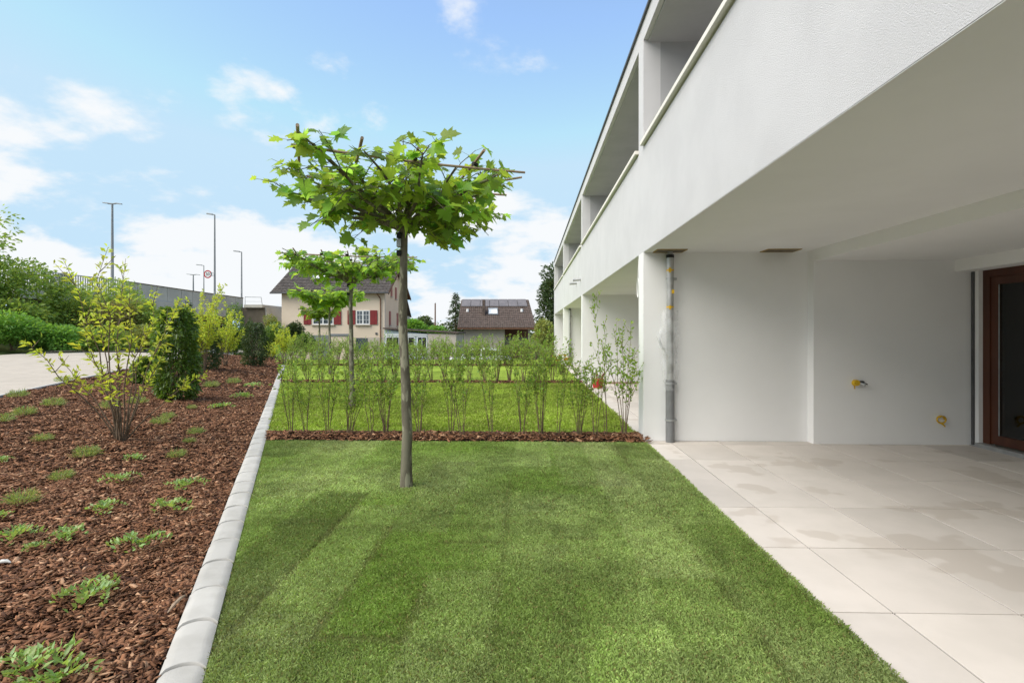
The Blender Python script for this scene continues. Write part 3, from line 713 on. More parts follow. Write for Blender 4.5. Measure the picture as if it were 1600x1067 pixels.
# ================================================================== FOLIAGE
def leaf_cloud(P, D, L, W, seed, tintv=0.35, droop=0.0, pal=None):
    """flat diamond leaves folded at the middle; P points, D directions"""
    r = np.random.default_rng(seed); n = len(P)
    D = D / (np.linalg.norm(D, axis=1, keepdims=True) + 1e-9)
    up = r.normal(0, 1, (n, 3)); up[:, 2] += 0.9
    s_ = np.cross(D, up); s_ /= (np.linalg.norm(s_, axis=1, keepdims=True) + 1e-9); nn = np.cross(s_, D)
    l = L * (0.6 + 0.7 * r.random(n))[:, None]; wv = W * (0.7 + 0.5 * r.random(n))[:, None]
    v = np.empty((n, 4, 3))
    v[:, 0] = P; v[:, 1] = P + D * l * 0.48 + s_ * wv / 2 + nn * wv * 0.18; v[:, 3] = P + D * l * 0.48 - s_ * wv / 2 + nn * wv * 0.18
    v[:, 2] = P + D * l; v[:, 2, 2] -= (droop * l[:, 0])
    f0 = np.arange(n) * 4
    f = np.concatenate([np.stack([f0, f0+1, f0+2], 1), np.stack([f0, f0+2, f0+3], 1)])
    c = np.ones((n, 3)) * (1 - tintv / 2 + tintv * r.random(n))[:, None]
    c[:, 0] *= 0.9 + 0.3 * r.random(n)
    if pal is not None: c *= pal(P, r)
    return v.reshape(-1, 3), f, np.repeat(c, 4, 0)
def cat(parts):
    vs, fs, cs = [], [], []; b = 0
    for v, f, c in parts: vs.append(v); fs.append(f + b); cs.append(c); b += len(v)
    return np.concatenate(vs), np.concatenate(fs), np.concatenate(cs)

def shoots(r, nst, H, spread, base_r=0.05, bend=0.15, side=0.5, nside=4, hvar=0.35, sidelen=0.3, upright=1.0, start=0.25):
    """returns list of polylines (stem, radius) for an upright many-stemmed shrub"""
    out = []
    for i in range(nst):
        a = 2 * math.pi * (i + r.random()) / nst; h = H * (1 - hvar * r.random())
        b = Vector((math.cos(a), math.sin(a), 0)); sp = spread * r.uniform(0.35, 1.0)
        pts = []
        for k in range(7):
            u = k / 6
            q = b * (base_r * r.uniform(.5, 1) + sp * u**1.25) + Vector((r.gauss(0, bend*0.12), r.gauss(0, bend*0.12), 0)) * h * u
            pts.append(q + Vector((0, 0, h * u * upright)))
        out.append((pts, 1.0))
        for s_ in range(nside):
            u = start + (0.97 - start) * r.random(); k = min(5, int(u * 6)); p0 = pts[k].lerp(pts[k+1], u * 6 - k)
            an = r.uniform(0, 2*math.pi); d = Vector((math.cos(an) * side, math.sin(an) * side, r.uniform(0.4, 1.0))).normalized()
            ln = H * sidelen * r.uniform(0.4, 1.0) * (1.15 - u * 0.6)
            out.append(([p0, p0 + d * ln * 0.5 + Vector((0, 0, ln * 0.08)), p0 + d * ln + Vector((0, 0, ln * 0.2))], 0.5))
    return out
def stems_mesh(name, sh, r0, mat, n=5):
    mb = MB()
    for pts, k in sh:
        m = len(pts); mb.tube(pts, [max(r0 * k * (1 - 0.8 * i / (m - 1)), r0 * 0.16) for i in range(m)], n, cap=False)
    return mb.mesh(name, mat, smooth=True)
def leaves_on(sh, r, per_m, u0, jitter, up=0.5):
    P, D = [], []
    for pts, k in sh:
        L = sum((pts[i+1] - pts[i]).length for i in range(len(pts)-1)); n = max(2, int(L * per_m))
        uu0 = u0 if k == 1.0 else 0.05
        for q in range(n):
            u = uu0 + (1 - uu0) * r.random()**0.8; t = u * (len(pts) - 1); i = min(len(pts) - 2, int(t)); p = pts[i].lerp(pts[i+1], t - i)
            ax = (pts[i+1] - pts[i]).normalized(); a = Vector((r.gauss(0,1), r.gauss(0,1), r.gauss(0,.5)))
            d = (a - ax * a.dot(ax)).normalized() + ax * up
            P.append(p + Vector((r.gauss(0,1), r.gauss(0,1), r.gauss(0,1))) * jitter); D.append(d)
    return np.array([tuple(p) for p in P]), np.array([tuple(d) for d in D])

ORD = ['first','second','third','fourth','fifth','sixth','seventh','eighth','ninth','tenth','eleventh','twelfth','thirteenth','fourteenth','fifteenth',
       'sixteenth','seventeenth','eighteenth','nineteenth','twentieth','twenty-first','twenty-second','twenty-third','twenty-fourth','twenty-fifth',
       'twenty-sixth','twenty-seventh','twenty-eighth','twenty-ninth','thirtieth','thirty-first','thirty-second','thirty-third','thirty-fourth','thirty-fifth','thirty-sixth','thirty-seventh','thirty-eighth','thirty-ninth','fortieth']
# ---- hedge rows of young twiggy shrubs
hv = []
for q in range(7):
    r = random.Random(100 + q)
    sh = shoots(r, [5,6,7,4,6,8,3][q], 1.2, 0.20, 0.03, 0.16, 0.55, 6, 0.35, 0.26, start=0.35)
    P, D = leaves_on(sh, r, 36, 0.40, 0.008, 0.6)
    v, f, c = leaf_cloud(P, D, 0.044, 0.024, 200 + q, 0.5)
    hv.append((stems_mesh('stems', sh, 0.0055, M['twig']), np_mesh('leaves', v, f, M['hedge_leaf'], c)))
    # a fuller version for the denser rows behind
for q in range(4):
    r = random.Random(150 + q)
    sh = shoots(r, 8, 1.15, 0.26, 0.03, 0.16, 0.6, 8, 0.3, 0.28, start=0.3)
    P, D = leaves_on(sh, r, 24, 0.4, 0.01, 0.6)
    v, f, c = leaf_cloud(P, D, 0.052, 0.028, 230 + q, 0.5)
    hv.append((stems_mesh('stems', sh, 0.008, M['twig'], 4), np_mesh('leaves', v, f, M['hedge_leaf'], c)))
rh = random.Random(8)
def hedge_plant(x, y, q, sc, rz, label, group, z=0.02):
    t = tag(empty('hedge_shrub', (x, y, z), rz), label, 'shrub', group); t.scale = sc; t.rotation_euler = (rh.gauss(0, 0.05), rh.gauss(0, 0.05), rz)
    obj('stems', hv[q][0], t); obj('leaves', hv[q][1], t)
row1 = [(455,.98),(478,.85),(512,1.0),(545,.9),(580,.82),(603,1.02),(655,.98),(705,1.05),(722,.95),(768,1.08),(815,1.05),(845,1.18),(872,1.0),(905,1.0),(930,1.0),(948,1.45),(975,1.25)]
row1_word = {16: 'broad leafy shrub at the patio end of the nearest hedge row', 15: 'tallest upright shrub in the nearest hedge row before the patio'}
for i, (px, s_) in enumerate(row1):
    p = at(px, 640, 7.31 + rh.uniform(-0.09, 0.09))
    q = [0,3,1,2,6,5,2,4,3,0,1,5,6,2,3,6,1][i]
    hedge_plant(p.x, p.y, q, (rh.uniform(.75, 1.3), rh.uniform(.75, 1.3), s_ * 1.08), rh.uniform(0, 6.3),
                row1_word.get(i, f'{ORD[i]} twiggy young shrub from the kerb in the nearest hedge row'), 'nearest hedge row')
for rowi, (Y, step, word, zz) in enumerate(((15.38, 0.37, 'second', 0.02), (23.45, 0.42, 'third', 0.02), (29.6, 0.5, 'farthest', -0.1))):
    x = kx(Y) + 0.3; i = 0
    while x < 1.35:
        sc = rh.uniform(0.72, 1.25) * (1.0 if rowi < 2 else 1.15)
        hedge_plant(x, Y + rh.uniform(-0.1, 0.1), 7 + rh.randrange(4), (1.1, 1.1, sc), rh.uniform(0, 6.3),
                    f'{ORD[i]} green shrub from the left in the {word} hedge row', f'{word} hedge row', zz)
        x += step * rh.uniform(0.8, 1.2); i += 1

# ---- plane trees trained flat on cane frames
def plane_leaf_mesh(seed):
    r = random.Random(seed)
    # half outline from base to tip, (across, along)
    half = [(0.0,0.0),(0.14,-0.09),(0.34,-0.12),(0.38,0.04),(0.57,0.13),(0.44,0.24),(0.37,0.32),(0.48,0.46),(0.63,0.60),(0.46,0.61),(0.29,0.57),(0.30,0.74),(0.17,0.82),(0.0,1.04)]
    half = [(a * r.uniform(.9, 1.1), b * r.uniform(.95, 1.05)) for a, b in half]; half[0] = (0, 0); half[-1] = (0, half[-1][1])
    cup = r.uniform(-0.12, 0.35); bend = r.uniform(0.1, 0.45)
    def z(a, b): return abs(a) * cup - bend * b * b + 0.06 * math.sin(a * 9 + seed) * abs(a)
    v = [(0, 0.0, 0), (0, 0.38, z(0, .38))]; f = []
    R_ = [(a, b, z(a, b)) for a, b in half[1:-1]]; L_ = [(-a * r.uniform(.92, 1.08), b, z(a, b)) for a, b in half[1:-1]]
    tip = (0, half[-1][1], z(0, half[-1][1]))
    v += R_ + L_ + [tip]; nR = len(R_); ti = len(v) - 1
    seq = [0] + list(range(2, 2 + nR)) + [ti]; f += [(1, seq[i], seq[i+1]) for i in range(len(seq)-1)]
    seq = [0] + list(range(2 + nR, 2 + 2*nR)) + [ti]; f += [(1, seq[i+1], seq[i]) for i in range(len(seq)-1)]
    return np.array(v, float), np.array(f)
pl_variants = [plane_leaf_mesh(i) for i in range(6)]
pl_meshes = []
for i, (v, f) in enumerate(pl_variants):
    for k, tint in enumerate(((1, 1, 1), (1.3, 1.22, 1.0), (0.72, 0.8, 0.9))):
        pl_meshes.append(np_mesh('leaf', v, f, M['plane_leaf'], np.tile(tint, (len(v), 1))))
def plane_tree(base, ang, seed, label, nsh, single, trunk_h=2.36, ulen=(-1.00, 1.05), vlen=(-0.74, 0.85), coff_=(0.03, -0.25), frame_z=2.74, leafs=0.098):
    r = random.Random(seed)
    t = tag(empty('plane_tree', base), label, 'tree', 'plane trees trained flat on cane frames')
    tp = [Vector((r.gauss(0, 0.004) - 0.012 * z + 0.008 * math.sin(z * 3.1), r.gauss(0, 0.004), z)) for z in np.linspace(-0.05, trunk_h, 14)]
    mb = MB(); mb.tube(tp, [0.062 if i == 0 else 0.053 if i == 1 else 0.049 - 0.0012 * i + r.uniform(-.0015, .0015) for i in range(14)], 12)
    mb.build('trunk', M['trunk'], t, smooth=True)
    top = tp[-1]
    for q in range(3):
        zc_ = trunk_h - 0.10 - q * 0.08; bx('tree_tie', M['black'] if q != 1 else M['galv'], t, top.x - 0.062, top.x - 0.022, -0.045, 0.02, zc_, zc_ + 0.05 + 0.02 * (q == 1))
    U = Vector((math.cos(ang), math.sin(ang), 0)); V = Vector((-math.sin(ang), math.cos(ang), 0)); C0 = Vector((coff_[0], coff_[1], frame_z))
    def fp(u, v, z=0): return C0 + U * u + V * v + Vector((0, 0, z))
    # cane frame
    canes = [(fp(ulen[0] + 0.12, -0.45, 0.0), fp(ulen[1] - 0.05, -0.33, -0.0)), (fp(ulen[0] + 0.2, 0.28, -0.03), fp(ulen[1], 0.35, -0.03)), (fp(-0.2, 0.72, -0.02), fp(ulen[1] - 0.1, 0.7, 0.0))]
    canes += [(fp(u, vlen[0] + d, 0.05), fp(u - 0.05, vlen[1] - 0.15, 0.0)) for u, d in ((-0.82, 0.0), (-0.38, 0.12), (0.05, 0.22), (0.55, 0.1))]
    canes += [(fp(0.25, 0.55, 0.02), fp(ulen[1] + 0.02, -0.05, 0.04))]
    for a, b in canes:
        m = 5; mb = MB()
        pts = [a.lerp(b, i / m) + Vector((0, 0, 0.05 - 0.02 * math.sin(math.pi * i / m))) for i in range(m + 1)]
        mb.tube(pts, [0.0125 - 0.0005 * i for i in range(m + 1)], 8)
        mb.build('cane', M['bamboo'], t, smooth=True)
    for u in (-0.85, -0.40, 0.03, 0.53):
        for vv in (-0.42, 0.30): MB().tube([fp(u - 0.02, vv - 0.012, 0.05), fp(u + 0.02, vv + 0.012, 0.05)], 0.018, 6).build('cane_tie', M['black'], t)
    # limbs
    limbs = []
    for i in range(20):
        u = ulen[0] + (ulen[1] - ulen[0]) * ((i % 5) + r.uniform(.2, .8)) / 5; v = vlen[0] + (vlen[1] - vlen[0]) * ((i // 5) + r.uniform(.2, .8)) / 4
        e = fp(u, v, r.uniform(-0.06, 0.05)); m = top + Vector((0, 0, -0.02 - 0.04 * r.random()))
        mid = m.lerp(e, 0.45) + Vector((r.gauss(0, .05), r.gauss(0, .05), -0.03 + 0.05 * r.random()))
        limbs.append([m, m.lerp(mid, 0.5) + Vector((0, 0, 0.03)), mid, mid.lerp(e, 0.5) + Vector((0, 0, 0.03)), e])
    for u, v, zz in ((ulen[0] + 0.17, vlen[0] + 0.16, 0.12), (ulen[0], vlen[1] - 0.1, 0.0), (ulen[1] - 0.05, vlen[1] - 0.05, -0.08), (0.15, 0.2, 0.30), (0.75, 0.1, 0.12)):
        e = fp(u, v, zz); m = top.copy(); mid = m.lerp(e, 0.5) + Vector((0, 0, -0.02))
        limbs.append([m, m.lerp(mid, 0.5) + Vector((0, 0, 0.02)), mid, mid.lerp(e, 0.5), e])
    mb = MB()
    for l in limbs: mb.tube(l, [0.024, 0.018, 0.014, 0.010, 0.006], 7)
    mb.build('limbs', M['trunk'], t, smooth=True)
    crown = empty('crown', (0, 0, 0)); crown.parent = t
    # shoots and leaves
    tw = MB(); LP = []
    for i in range(nsh):
        l = limbs[i % len(limbs)]; uu = 0.18 + 0.82 * r.random()**0.75; k = min(3, int(uu * 4)); p0 = l[k].lerp(l[k+1], uu * 4 - k)
        hor = Vector((p0.x - top.x, p0.y - top.y, 0)); hor = hor.normalized() if hor.length > .05 else Vector((1, 0, 0))
        an = r.gauss(0, 0.9); hd = Matrix.Rotation(an, 3, 'Z') @ hor
        kind = r.random()
        far = Vector((p0.x - top.x, p0.y - top.y)).length
        zdir = r.uniform(0.3, 1.3) if kind < 0.33 else r.uniform(-0.15, 0.35) if kind < 0.66 or far > 0.75 else r.uniform(-0.9, -0.2)
        d = (hd + Vector((0, 0, zdir))).normalized(); ln = r.uniform(0.16, 0.40) * (1.05 - 0.35 * (uu > 0.8))
        if kind < 0.10: ln *= 1.3
        pts = [p0, p0 + d * ln * .5 + Vector((0, 0, 0.015)), p0 + d * ln + Vector((0, 0, -0.02))]
        tw.tube(pts, [0.005, 0.004, 0.0025], 5, cap=False)
        nl = r.randrange(4, 8)
        for q in range(nl):
            s_ = 0.15 + 0.85 * (q + r.random()) / nl; s_ = min(s_, 1.0); a = pts[0].lerp(pts[1], s_ * 2) if s_ < .5 else pts[1].lerp(pts[2], s_ * 2 - 1)
            ha = r.uniform(0, 2 * math.pi); od = Vector((math.cos(ha), math.sin(ha), r.uniform(-0.25, 0.45))) + d * 0.45; od.normalize()
            pet = 0.05 + 0.05 * r.random(); b = a + od * pet
            tw.tube([a, b], 0.0016, 4, cap=False)
            # leaf frame: along od drooping, face up roughly
            along = (od + Vector((0, 0, -r.uniform(0.0, 0.9)**1.5))).normalized()
            nrm = (Vector((0, 0, 1)) + Vector((r.gauss(0, .5), r.gauss(0, .5), r.gauss(0, .3)))).normalized()
            side = along.cross(nrm).normalized(); nrm = side.cross(along)
            sz = leafs * r.choice((0.45, 0.6, 0.75, 0.9, 1.0, 1.15, 1.45))
            mt = Matrix(((side.x, along.x, nrm.x, b.x), (side.y, along.y, nrm.y, b.y), (side.z, along.z, nrm.z, b.z), (0, 0, 0, 1)))
            dist = (b - Vector((0, -base[1], EYE - base[2]))).length
            LP.append((mt, sz, r.randrange(len(pl_meshes)), sz))
    tw.build('twigs', M['twig_green'], crown, smooth=True)
    LP.sort(key=lambda q: -q[3])
    for mt, sz, k, _ in LP[:single]:
        o = bpy.data.objects.new('leaf', pl_meshes[k]); COL.objects.link(o); o.parent = crown; o.matrix_local = mt @ Matrix.Diagonal((sz, sz, sz, 1))
    rest = LP[single:]
    if rest:
        parts = []
        for mt, sz, k, _ in rest:
            v, f = pl_variants[k // 3]; A = np.array(mt); w_ = (v * sz) @ A[:3, :3].T + A[:3, 3]
            c = np.ones((len(v), 3)) * np.array(((1,1,1),(1.3,1.22,1.0),(0.72,0.8,0.9))[k % 3]) * r.uniform(0.8, 1.2)
            parts.append((w_, f, c))
        v, f, c = cat(parts); tag(obj('foliage', np_mesh('foliage', v, f, M['plane_leaf'], c), crown), kind='stuff')
    return t
b1 = ground_at(635, 760)
plane_tree(b1, R(20), 3, 'nearest flat-crowned plane tree, standing alone on the front lawn', 215, 300)
b2 = ground_at(550, 637)
plane_tree(b2, R(12), 12, 'second flat-crowned plane tree, just behind the nearest hedge row', 190, 300, coff_=(-0.05, -0.1), ulen=(-1.2, 1.25), vlen=(-0.7, 0.7))
b3 = at(516, 560, 18.6); b3.z = 0.0
plane_tree(b3, R(5), 23, 'third flat-crowned plane tree in front of the cream house', 140, 0, ulen=(-1.1, 1.1), coff_=(-0.1, 0), leafs=0.17)
b4 = at(500, 560, 26.0); b4.z = 0.0
plane_tree(b4, R(-5), 31, 'farthest and smallest plane tree on a thin trunk by the cream house', 70, 0, ulen=(-0.7, 0.7), vlen=(-0.5, 0.5), coff_=(0, 0), leafs=0.17, trunk_h=2.1, frame_z=2.45)

# ---- shrubs in the planting bed
def shrub(pb, ptop, name, label, kind, seed, spread, group='shrubs in the planting bed', cat_='shrub'):
    p = ground_at(*pb); H = EYE + (520 - ptop) / F * p.y - p.z; r = random.Random(seed)
    t = tag(empty(name, p, r.uniform(0, 6)), label, cat_, group)
    if kind == 'yellow':
        sh = shoots(r, 10, H, spread, 0.05, 0.22, 0.8, 4, 0.5, 0.2, start=0.42)
        sh += shoots(r, 7, H * 0.5, spread * 1.5, 0.05, 0.2, 0.8, 4, 0.4, 0.25, start=0.45)
        obj('stems', stems_mesh('stems', sh, 0.011, M['twig']), t)
        P, D = leaves_on(sh, r, 27, 0.55, 0.014, 0.75)
        v, f, c = leaf_cloud(P, D, 0.085, 0.030, seed, 0.5, 0.15)
        obj('leaves', np_mesh('leaves', v, f, M['yellow_leaf'], c), t)
    elif kind == 'yellow_dense':
        sh = shoots(r, 12, H, spread, 0.05, 0.2, 0.8, 7, 0.45, 0.25, start=0.3)
        obj('stems', stems_mesh('stems', sh, 0.011, M['twig']), t)
        P, D = leaves_on(sh, r, 42, 0.35, 0.02, 0.75)
        v, f, c = leaf_cloud(P, D, 0.10, 0.04, seed, 0.5, 0.15)
        obj('leaves', np_mesh('leaves', v, f, M['yellow_leaf'], c), t)
    elif kind in ('laurel', 'dark'):
        rg = np.random.default_rng(seed); n = int(5200 * (1 if kind == 'laurel' else 0.75))
        a = rg.uniform(0, 2*np.pi, n); u = rg.random(n); prof = np.sin(np.pi * np.clip(0.16 + 0.79 * u, 0, 1))**0.42
        rad = spread * prof * (0.60 + 0.60 * vnoise(a * 1.6, u * 7, 1.0, seed % 50)) * (0.35 + 0.65 * rg.random(n)**0.4)
        P = np.stack([np.cos(a) * rad, np.sin(a) * rad, H * (0.03 + 0.95 * u)], 1)
        D = np.stack([np.cos(a), np.sin(a), rg.normal(0.15, 0.7, n)], 1) + rg.normal(0, 0.45, (n, 3))
        v, f, c = leaf_cloud(P, D, 0.10 if kind == 'laurel' else 0.085, 0.042, seed, 0.7, 0.25)
        obj('leaves', np_mesh('leaves', v, f, M['laurel_leaf'] if kind == 'laurel' else M['dark_leaf'], c), t)
        sh = shoots(r, 6, H * 0.9, spread * 0.5, 0.05, 0.1, 0.5, 2)
        obj('stems', stems_mesh('stems', sh, 0.016, M['twig']), t)
    return t
shrub((190, 690), 372, 'yellow_shrub', 'tall loose yellow-green shrub nearest the camera in the bark bed', 'yellow', 61, 0.62)
shrub((275, 624), 478, 'laurel_shrub', 'dense dark green columnar laurel beside the tall yellow shrub', 'laurel', 62, 0.40)
shrub((318, 580), 442, 'yellow_shrub', 'yellow-green shrub just behind the columnar laurel', 'yellow_dense', 63, 0.7)
shrub((352, 572), 470, 'yellow_shrub', 'bright yellow shrub beside the dark shrub near the kerb end', 'yellow_dense', 64, 0.7)
shrub((318, 577), 505, 'evergreen_shrub', 'low dark blue-green shrub under the second yellow shrub', 'dark', 65, 0.55)
shrub((398, 572), 503, 'evergreen_shrub', 'dark green oval shrub near the far end of the kerb', 'dark', 66, 0.50)
shrub((444, 566), 505, 'yellow_shrub', 'thin yellow-green shrub at the far end of the kerb', 'yellow_dense', 67, 0.6)
shrub((425, 563), 535, 'yellow_shrub', 'small yellow-green bush low behind the dark oval shrub', 'yellow_dense', 68, 0.5)
shrub((232, 600), 560, 'evergreen_shrub', 'small green bush between the yellow shrub and the laurel', 'laurel', 69, 0.3)
# ---- ground cover plants in the bark
def cover_mesh(seed, kind):
    rg = np.random.default_rng(seed); r = random.Random(seed)
    if kind == 'trail':       # glossy trailing leaves
        parts = []; P = []; D = []
        for q in range(9):
            a = rg.uniform(0, 2*np.pi); L = rg.uniform(0.10, 0.27); m = int(L * 75)
            for k in range(m):
                s_ = (k + 1) / m; an = a + 0.5 * math.sin(s_ * 3 + q)
                P.append((math.cos(an) * L * s_, math.sin(an) * L * s_, 0.03 + 0.045 * math.sin(math.pi * s_) + rg.normal(0, 0.006)))
                sd_ = an + (1 if k % 2 else -1) * 1.0; D.append((math.cos(sd_), math.sin(sd_), rg.uniform(0.3, 1.3)))
        v, f, c = leaf_cloud(np.array(P), np.array(D), 0.055, 0.025, seed, 0.45)
        return np_mesh('leaves', v, f, M['cover_leaf'], c)
    n = 420; a = rg.uniform(0, 2*np.pi, n); el = rg.uniform(0.25, 1.35, n); rr_ = rg.random(n)**0.5 * 0.05
    P = np.stack([np.cos(a) * rr_, np.sin(a) * rr_, np.full(n, 0.0)], 1) + np.stack([np.cos(a) * np.cos(el), np.sin(a) * np.cos(el), np.sin(el)], 1) * (rg.random(n)**0.6 * 0.10)[:, None]
    D = np.stack([np.cos(a) * np.cos(el), np.sin(a) * np.cos(el), np.sin(el)], 1) + rg.normal(0, 0.25, (n, 3))
    v, f, c = leaf_cloud(P, D, 0.05, 0.007, seed, 0.5)
    return np_mesh('leaves', v, f, M['grey_leaf'], c)
trail_m = [cover_mesh(300 + i, 'trail') for i in range(5)]; tuft_m = [cover_mesh(320 + i, 'tuft') for i in range(3)]
cov_list = [   # px, py, kind, scale, label
 (140,945,'trail',1.0,'trailing green plant alone in the bark at the front of the bed'),
 (40,1066,'trail',1.0,'trailing plant at the bottom left corner of the bed'),
 (100,1072,'trail',0.9,'glossy plant at the bottom edge of the bed right of the corner plant'),
 (222,858,'trail',1.05,'spreading glossy plant nearest the kerb in the front half of the bed'),
 (105,848,'trail',0.85,'pale trailing plant left of the spreading glossy plant'),
 (55,862,'trail',0.45,'tiny upright sprig left of the pale trailing plant'),
 (16,848,'trail',0.9,'dark green plant at the left edge of the bed, lower one'),
 (2,812,'trail',0.5,'small leaf tip at the left edge of the bed, upper one'),
 (163,803,'trail',0.85,'compact glossy plant in the middle of the bed'),
 (262,800,'trail',1.05,'blue-green trailing plant pointing at the kerb'),
 (292,765,'trail',0.95,'pale green trailing plant close to the kerb'),
 (190,755,'trail',0.9,'loose trailing plant behind the compact glossy plant'),
 (35,790,'tuft',1.1,'olive grassy tuft at the left of the bed'),
 (97,752,'tuft',0.9,'small grassy tuft in the left half of the bed'),
 (212,722,'trail',0.8,'low leafy plant in front of the yellow shrub'),
 (135,716,'tuft',1.2,'bright grassy tuft left of the yellow shrub base'),
 (277,717,'tuft',0.95,'bright grassy tuft on the kerb side of the yellow shrub'),
 (66,692,'tuft',1.0,'flat grassy tuft in the left middle of the bed'),
 (4,724,'trail',0.55,'bright leaf sprig at the left edge beyond the olive tuft'),
 (84,636,'tuft',1.5,'bushy green tuft toward the path, right one of a pair'),
 (38,650,'tuft',1.35,'bushy green tuft toward the path, left one of a pair'),
 (28,622,'tuft',1.4,'grey-green tuft at the path edge on the far left'),
 (5,661,'tuft',1.2,'green tuft cut by the left edge of the picture'),
 (250,664,'tuft',1.2,'grey-green tuft right of the yellow shrub base'),
 (262,655,'tuft',1.0,'small tuft behind the grey-green tuft near the laurel'),
 (306,680,'tuft',1.0,'pale tuft between the laurel and the kerb'),
 (296,693,'tuft',0.7,'tiny pale tuft in front of the pale tuft by the kerb'),
 (350,640,'trail',1.3,'silvery trailing plant between the laurel and the kerb'),
 (378,624,'trail',1.5,'silvery trailing plant far along the kerb'),
 (330,606,'tuft',1.7,'low green tuft just right of the laurel foot'),
 (365,600,'tuft',1.7,'green tuft beyond the silvery trailing plants'),
 (395,606,'trail',1.4,'low plant close to the kerb before the dark oval shrub'),
 (300,640,'tuft',0.8,'tiny tuft at the front of the laurel foot'),
 (172,640,'tuft',1.5,'green tuft seen through the stems of the yellow shrub'),
 (215,632,'tuft',1.4,'green tuft behind the yellow shrub stems toward the laurel'),
 (100,598,'tuft',1.5,'small tuft on the path edge left of the yellow shrub'),
]
rc = random.Random(17)
for i, (px, py, kd_, s_, lab) in enumerate(cov_list):
    p = ground_at(px, py); p.z += 0.012
    ms = trail_m if kd_ == 'trail' else tuft_m
    o = obj('ground_cover_plant' if kd_ == 'trail' else 'grassy_plant', ms[i % len(ms)], None, p, (0, 0, rc.uniform(0, 6.3)), s_ * 0.76)
    tag(o, lab, 'plant', 'ground cover plants in the bark bed')
p = ground_at(8, 885)
o = MB().tube([(-0.035,0,0.01),(-0.02,0,0.016),(0.01,0,0.018),(0.034,0,0.01)], [0.004,0.011,0.010,0.003], 9).build('pebble', M['stone'], None, smooth=True, loc=p + Vector((0,0,0.012)))
tag(o, 'small white pebble at the left edge of the bark bed', 'stone')
a, b = ground_at(262, 968), ground_at(290, 940)
pts = [a.lerp(b, u) + Vector((0, 0, 0.03 + 0.012 * math.sin(u * 3))) for u in (0, .35, .7, 1)]
o = MB().tube([tuple(q) for q in pts], [0.003, 0.010, 0.009, 0.003], 6).build('wood_sliver', M['bamboo'], None); tag(o, 'long pale wood sliver lying against the kerb', 'wood chip')

# ---- shrubs and trees beyond the path, on the bank
def lobes_cloud(rg, lobes, n, leaf, w_, seed, tint=0.6, shell=0.55, droop=0.1, flat=0.35):
    P, D = [], []
    vol = np.array([l[3] * l[4] * l[5] for l in lobes])**0.667; k = rg.choice(len(lobes), n, p=vol / vol.sum())
    L = np.array(lobes)[k]; d = rg.normal(0, 1, (n, 3)); d /= np.linalg.norm(d, axis=1, keepdims=True)
    rad = (shell + (1 - shell) * rg.random(n)**0.6)[:, None]
    bump = 0.82 + 0.36 * vnoise(d[:, 0] * 2.2 + k * 3, d[:, 1] * 2.2 + d[:, 2] * 2.2, 1.6, seed % 40)[:, None]
    P = L[:, :3] + d * L[:, 3:6] * rad * bump
    D = d + rg.normal(0, 0.6, (n, 3)); D[:, 2] *= (1 - flat)
    return leaf_cloud(P, D, leaf, w_, seed, tint, droop)
def bush(name, label, x, y, w_, h, mat, n, leaf, seed, group, cat_='shrub', z=None, lob=9, trunk=0.15, deep=None, wf=0.5, low=0.0):
    rg = np.random.default_rng(seed); z = float(hz(x, y)) if z is None else z
    t = tag(empty(name, (x, y, z - 0.05)), label, cat_, group)
    lobes = []
    for i in range(lob):
        a = rg.uniform(0, 2*np.pi); q = rg.random()**0.6; zz = rg.uniform(low + 0.18 if trunk < 0.3 else trunk, 0.86)
        lim = math.sin(math.pi * min(0.95, 0.25 + 0.68 * zz))
        rx = w_ / 2 * rg.uniform(0.38, 0.6)
        lobes.append((math.cos(a) * q * (w_ / 2 - rx * 0.7) * lim, math.sin(a) * q * (w_ / 2 - rx * 0.7) * lim, h * zz, rx, rx, min(h * 0.2, rx) * rg.uniform(0.8, 1.3)))
    lobes.append((0, 0, h * 0.55, w_ * 0.33, w_ * 0.33, h * 0.38))
    v, f, c = lobes_cloud(rg, lobes, n, leaf, leaf * wf, seed)
    v[:, 2] = np.maximum(v[:, 2], 0.0)
    obj('crown', np_mesh('crown', v, f, mat, c), t)
    mb = MB(); r = random.Random(seed)
    if trunk >= 0.3: mb.tube([(0, 0, 0), (0.02, 0, h * 0.3), (0, 0.02, h * 0.7)], [h * 0.028, h * 0.022, h * 0.008], 8)
    for l in lobes[:-1]: mb.tube([(r.gauss(0, .06), r.gauss(0, .06), 0 if trunk < .3 else h * trunk * 0.8), (l[0] * .4, l[1] * .4, l[2] * .55), (l[0], l[1], l[2])], [0.012 * h**0.5, 0.009 * h**0.5, 0.004], 5)
    mb.build('trunk', M['twig'], t, smooth=True)
    return t
def pbush(name, label, px, Y, wpx, ptop, mat, n, leaf, seed, group, pbase=None, **kw):
    q = at(px, 520, Y); z = float(hz(q.x, Y)) if pbase is None else EYE + (520 - pbase) / F * Y
    h = EYE + (520 - ptop) / F * Y - z
    return bush(name, label, q.x, Y, wpx / F * Y, h, mat, n, leaf, seed, group, z=z, **kw)
G = 'shrubs on the bank beyond the path'
pbush('bank_shrub', 'broad leafy green shrub at the left edge on the bank', 25, 31, 190, 402, M['mid_leaf'], 9000, 0.26, 401, G)
pbush('bank_shrub', 'tall rounded dark green shrub beneath the picket railing', 105, 33, 110, 432, M['mid_leaf'], 6500, 0.2, 402, G)
pbush('bank_shrub', 'bright green nettle-like shrub at the path edge, left', 20, 27.5, 130, 488, M['bright_leaf'], 5500, 0.2, 403, G, pbase=547)
pbush('bank_shrub', 'bright green shrub at the path edge left of the yellow shrub', 80, 28.5, 95, 505, M['bright_leaf'], 4000, 0.2, 404, G, pbase=546)
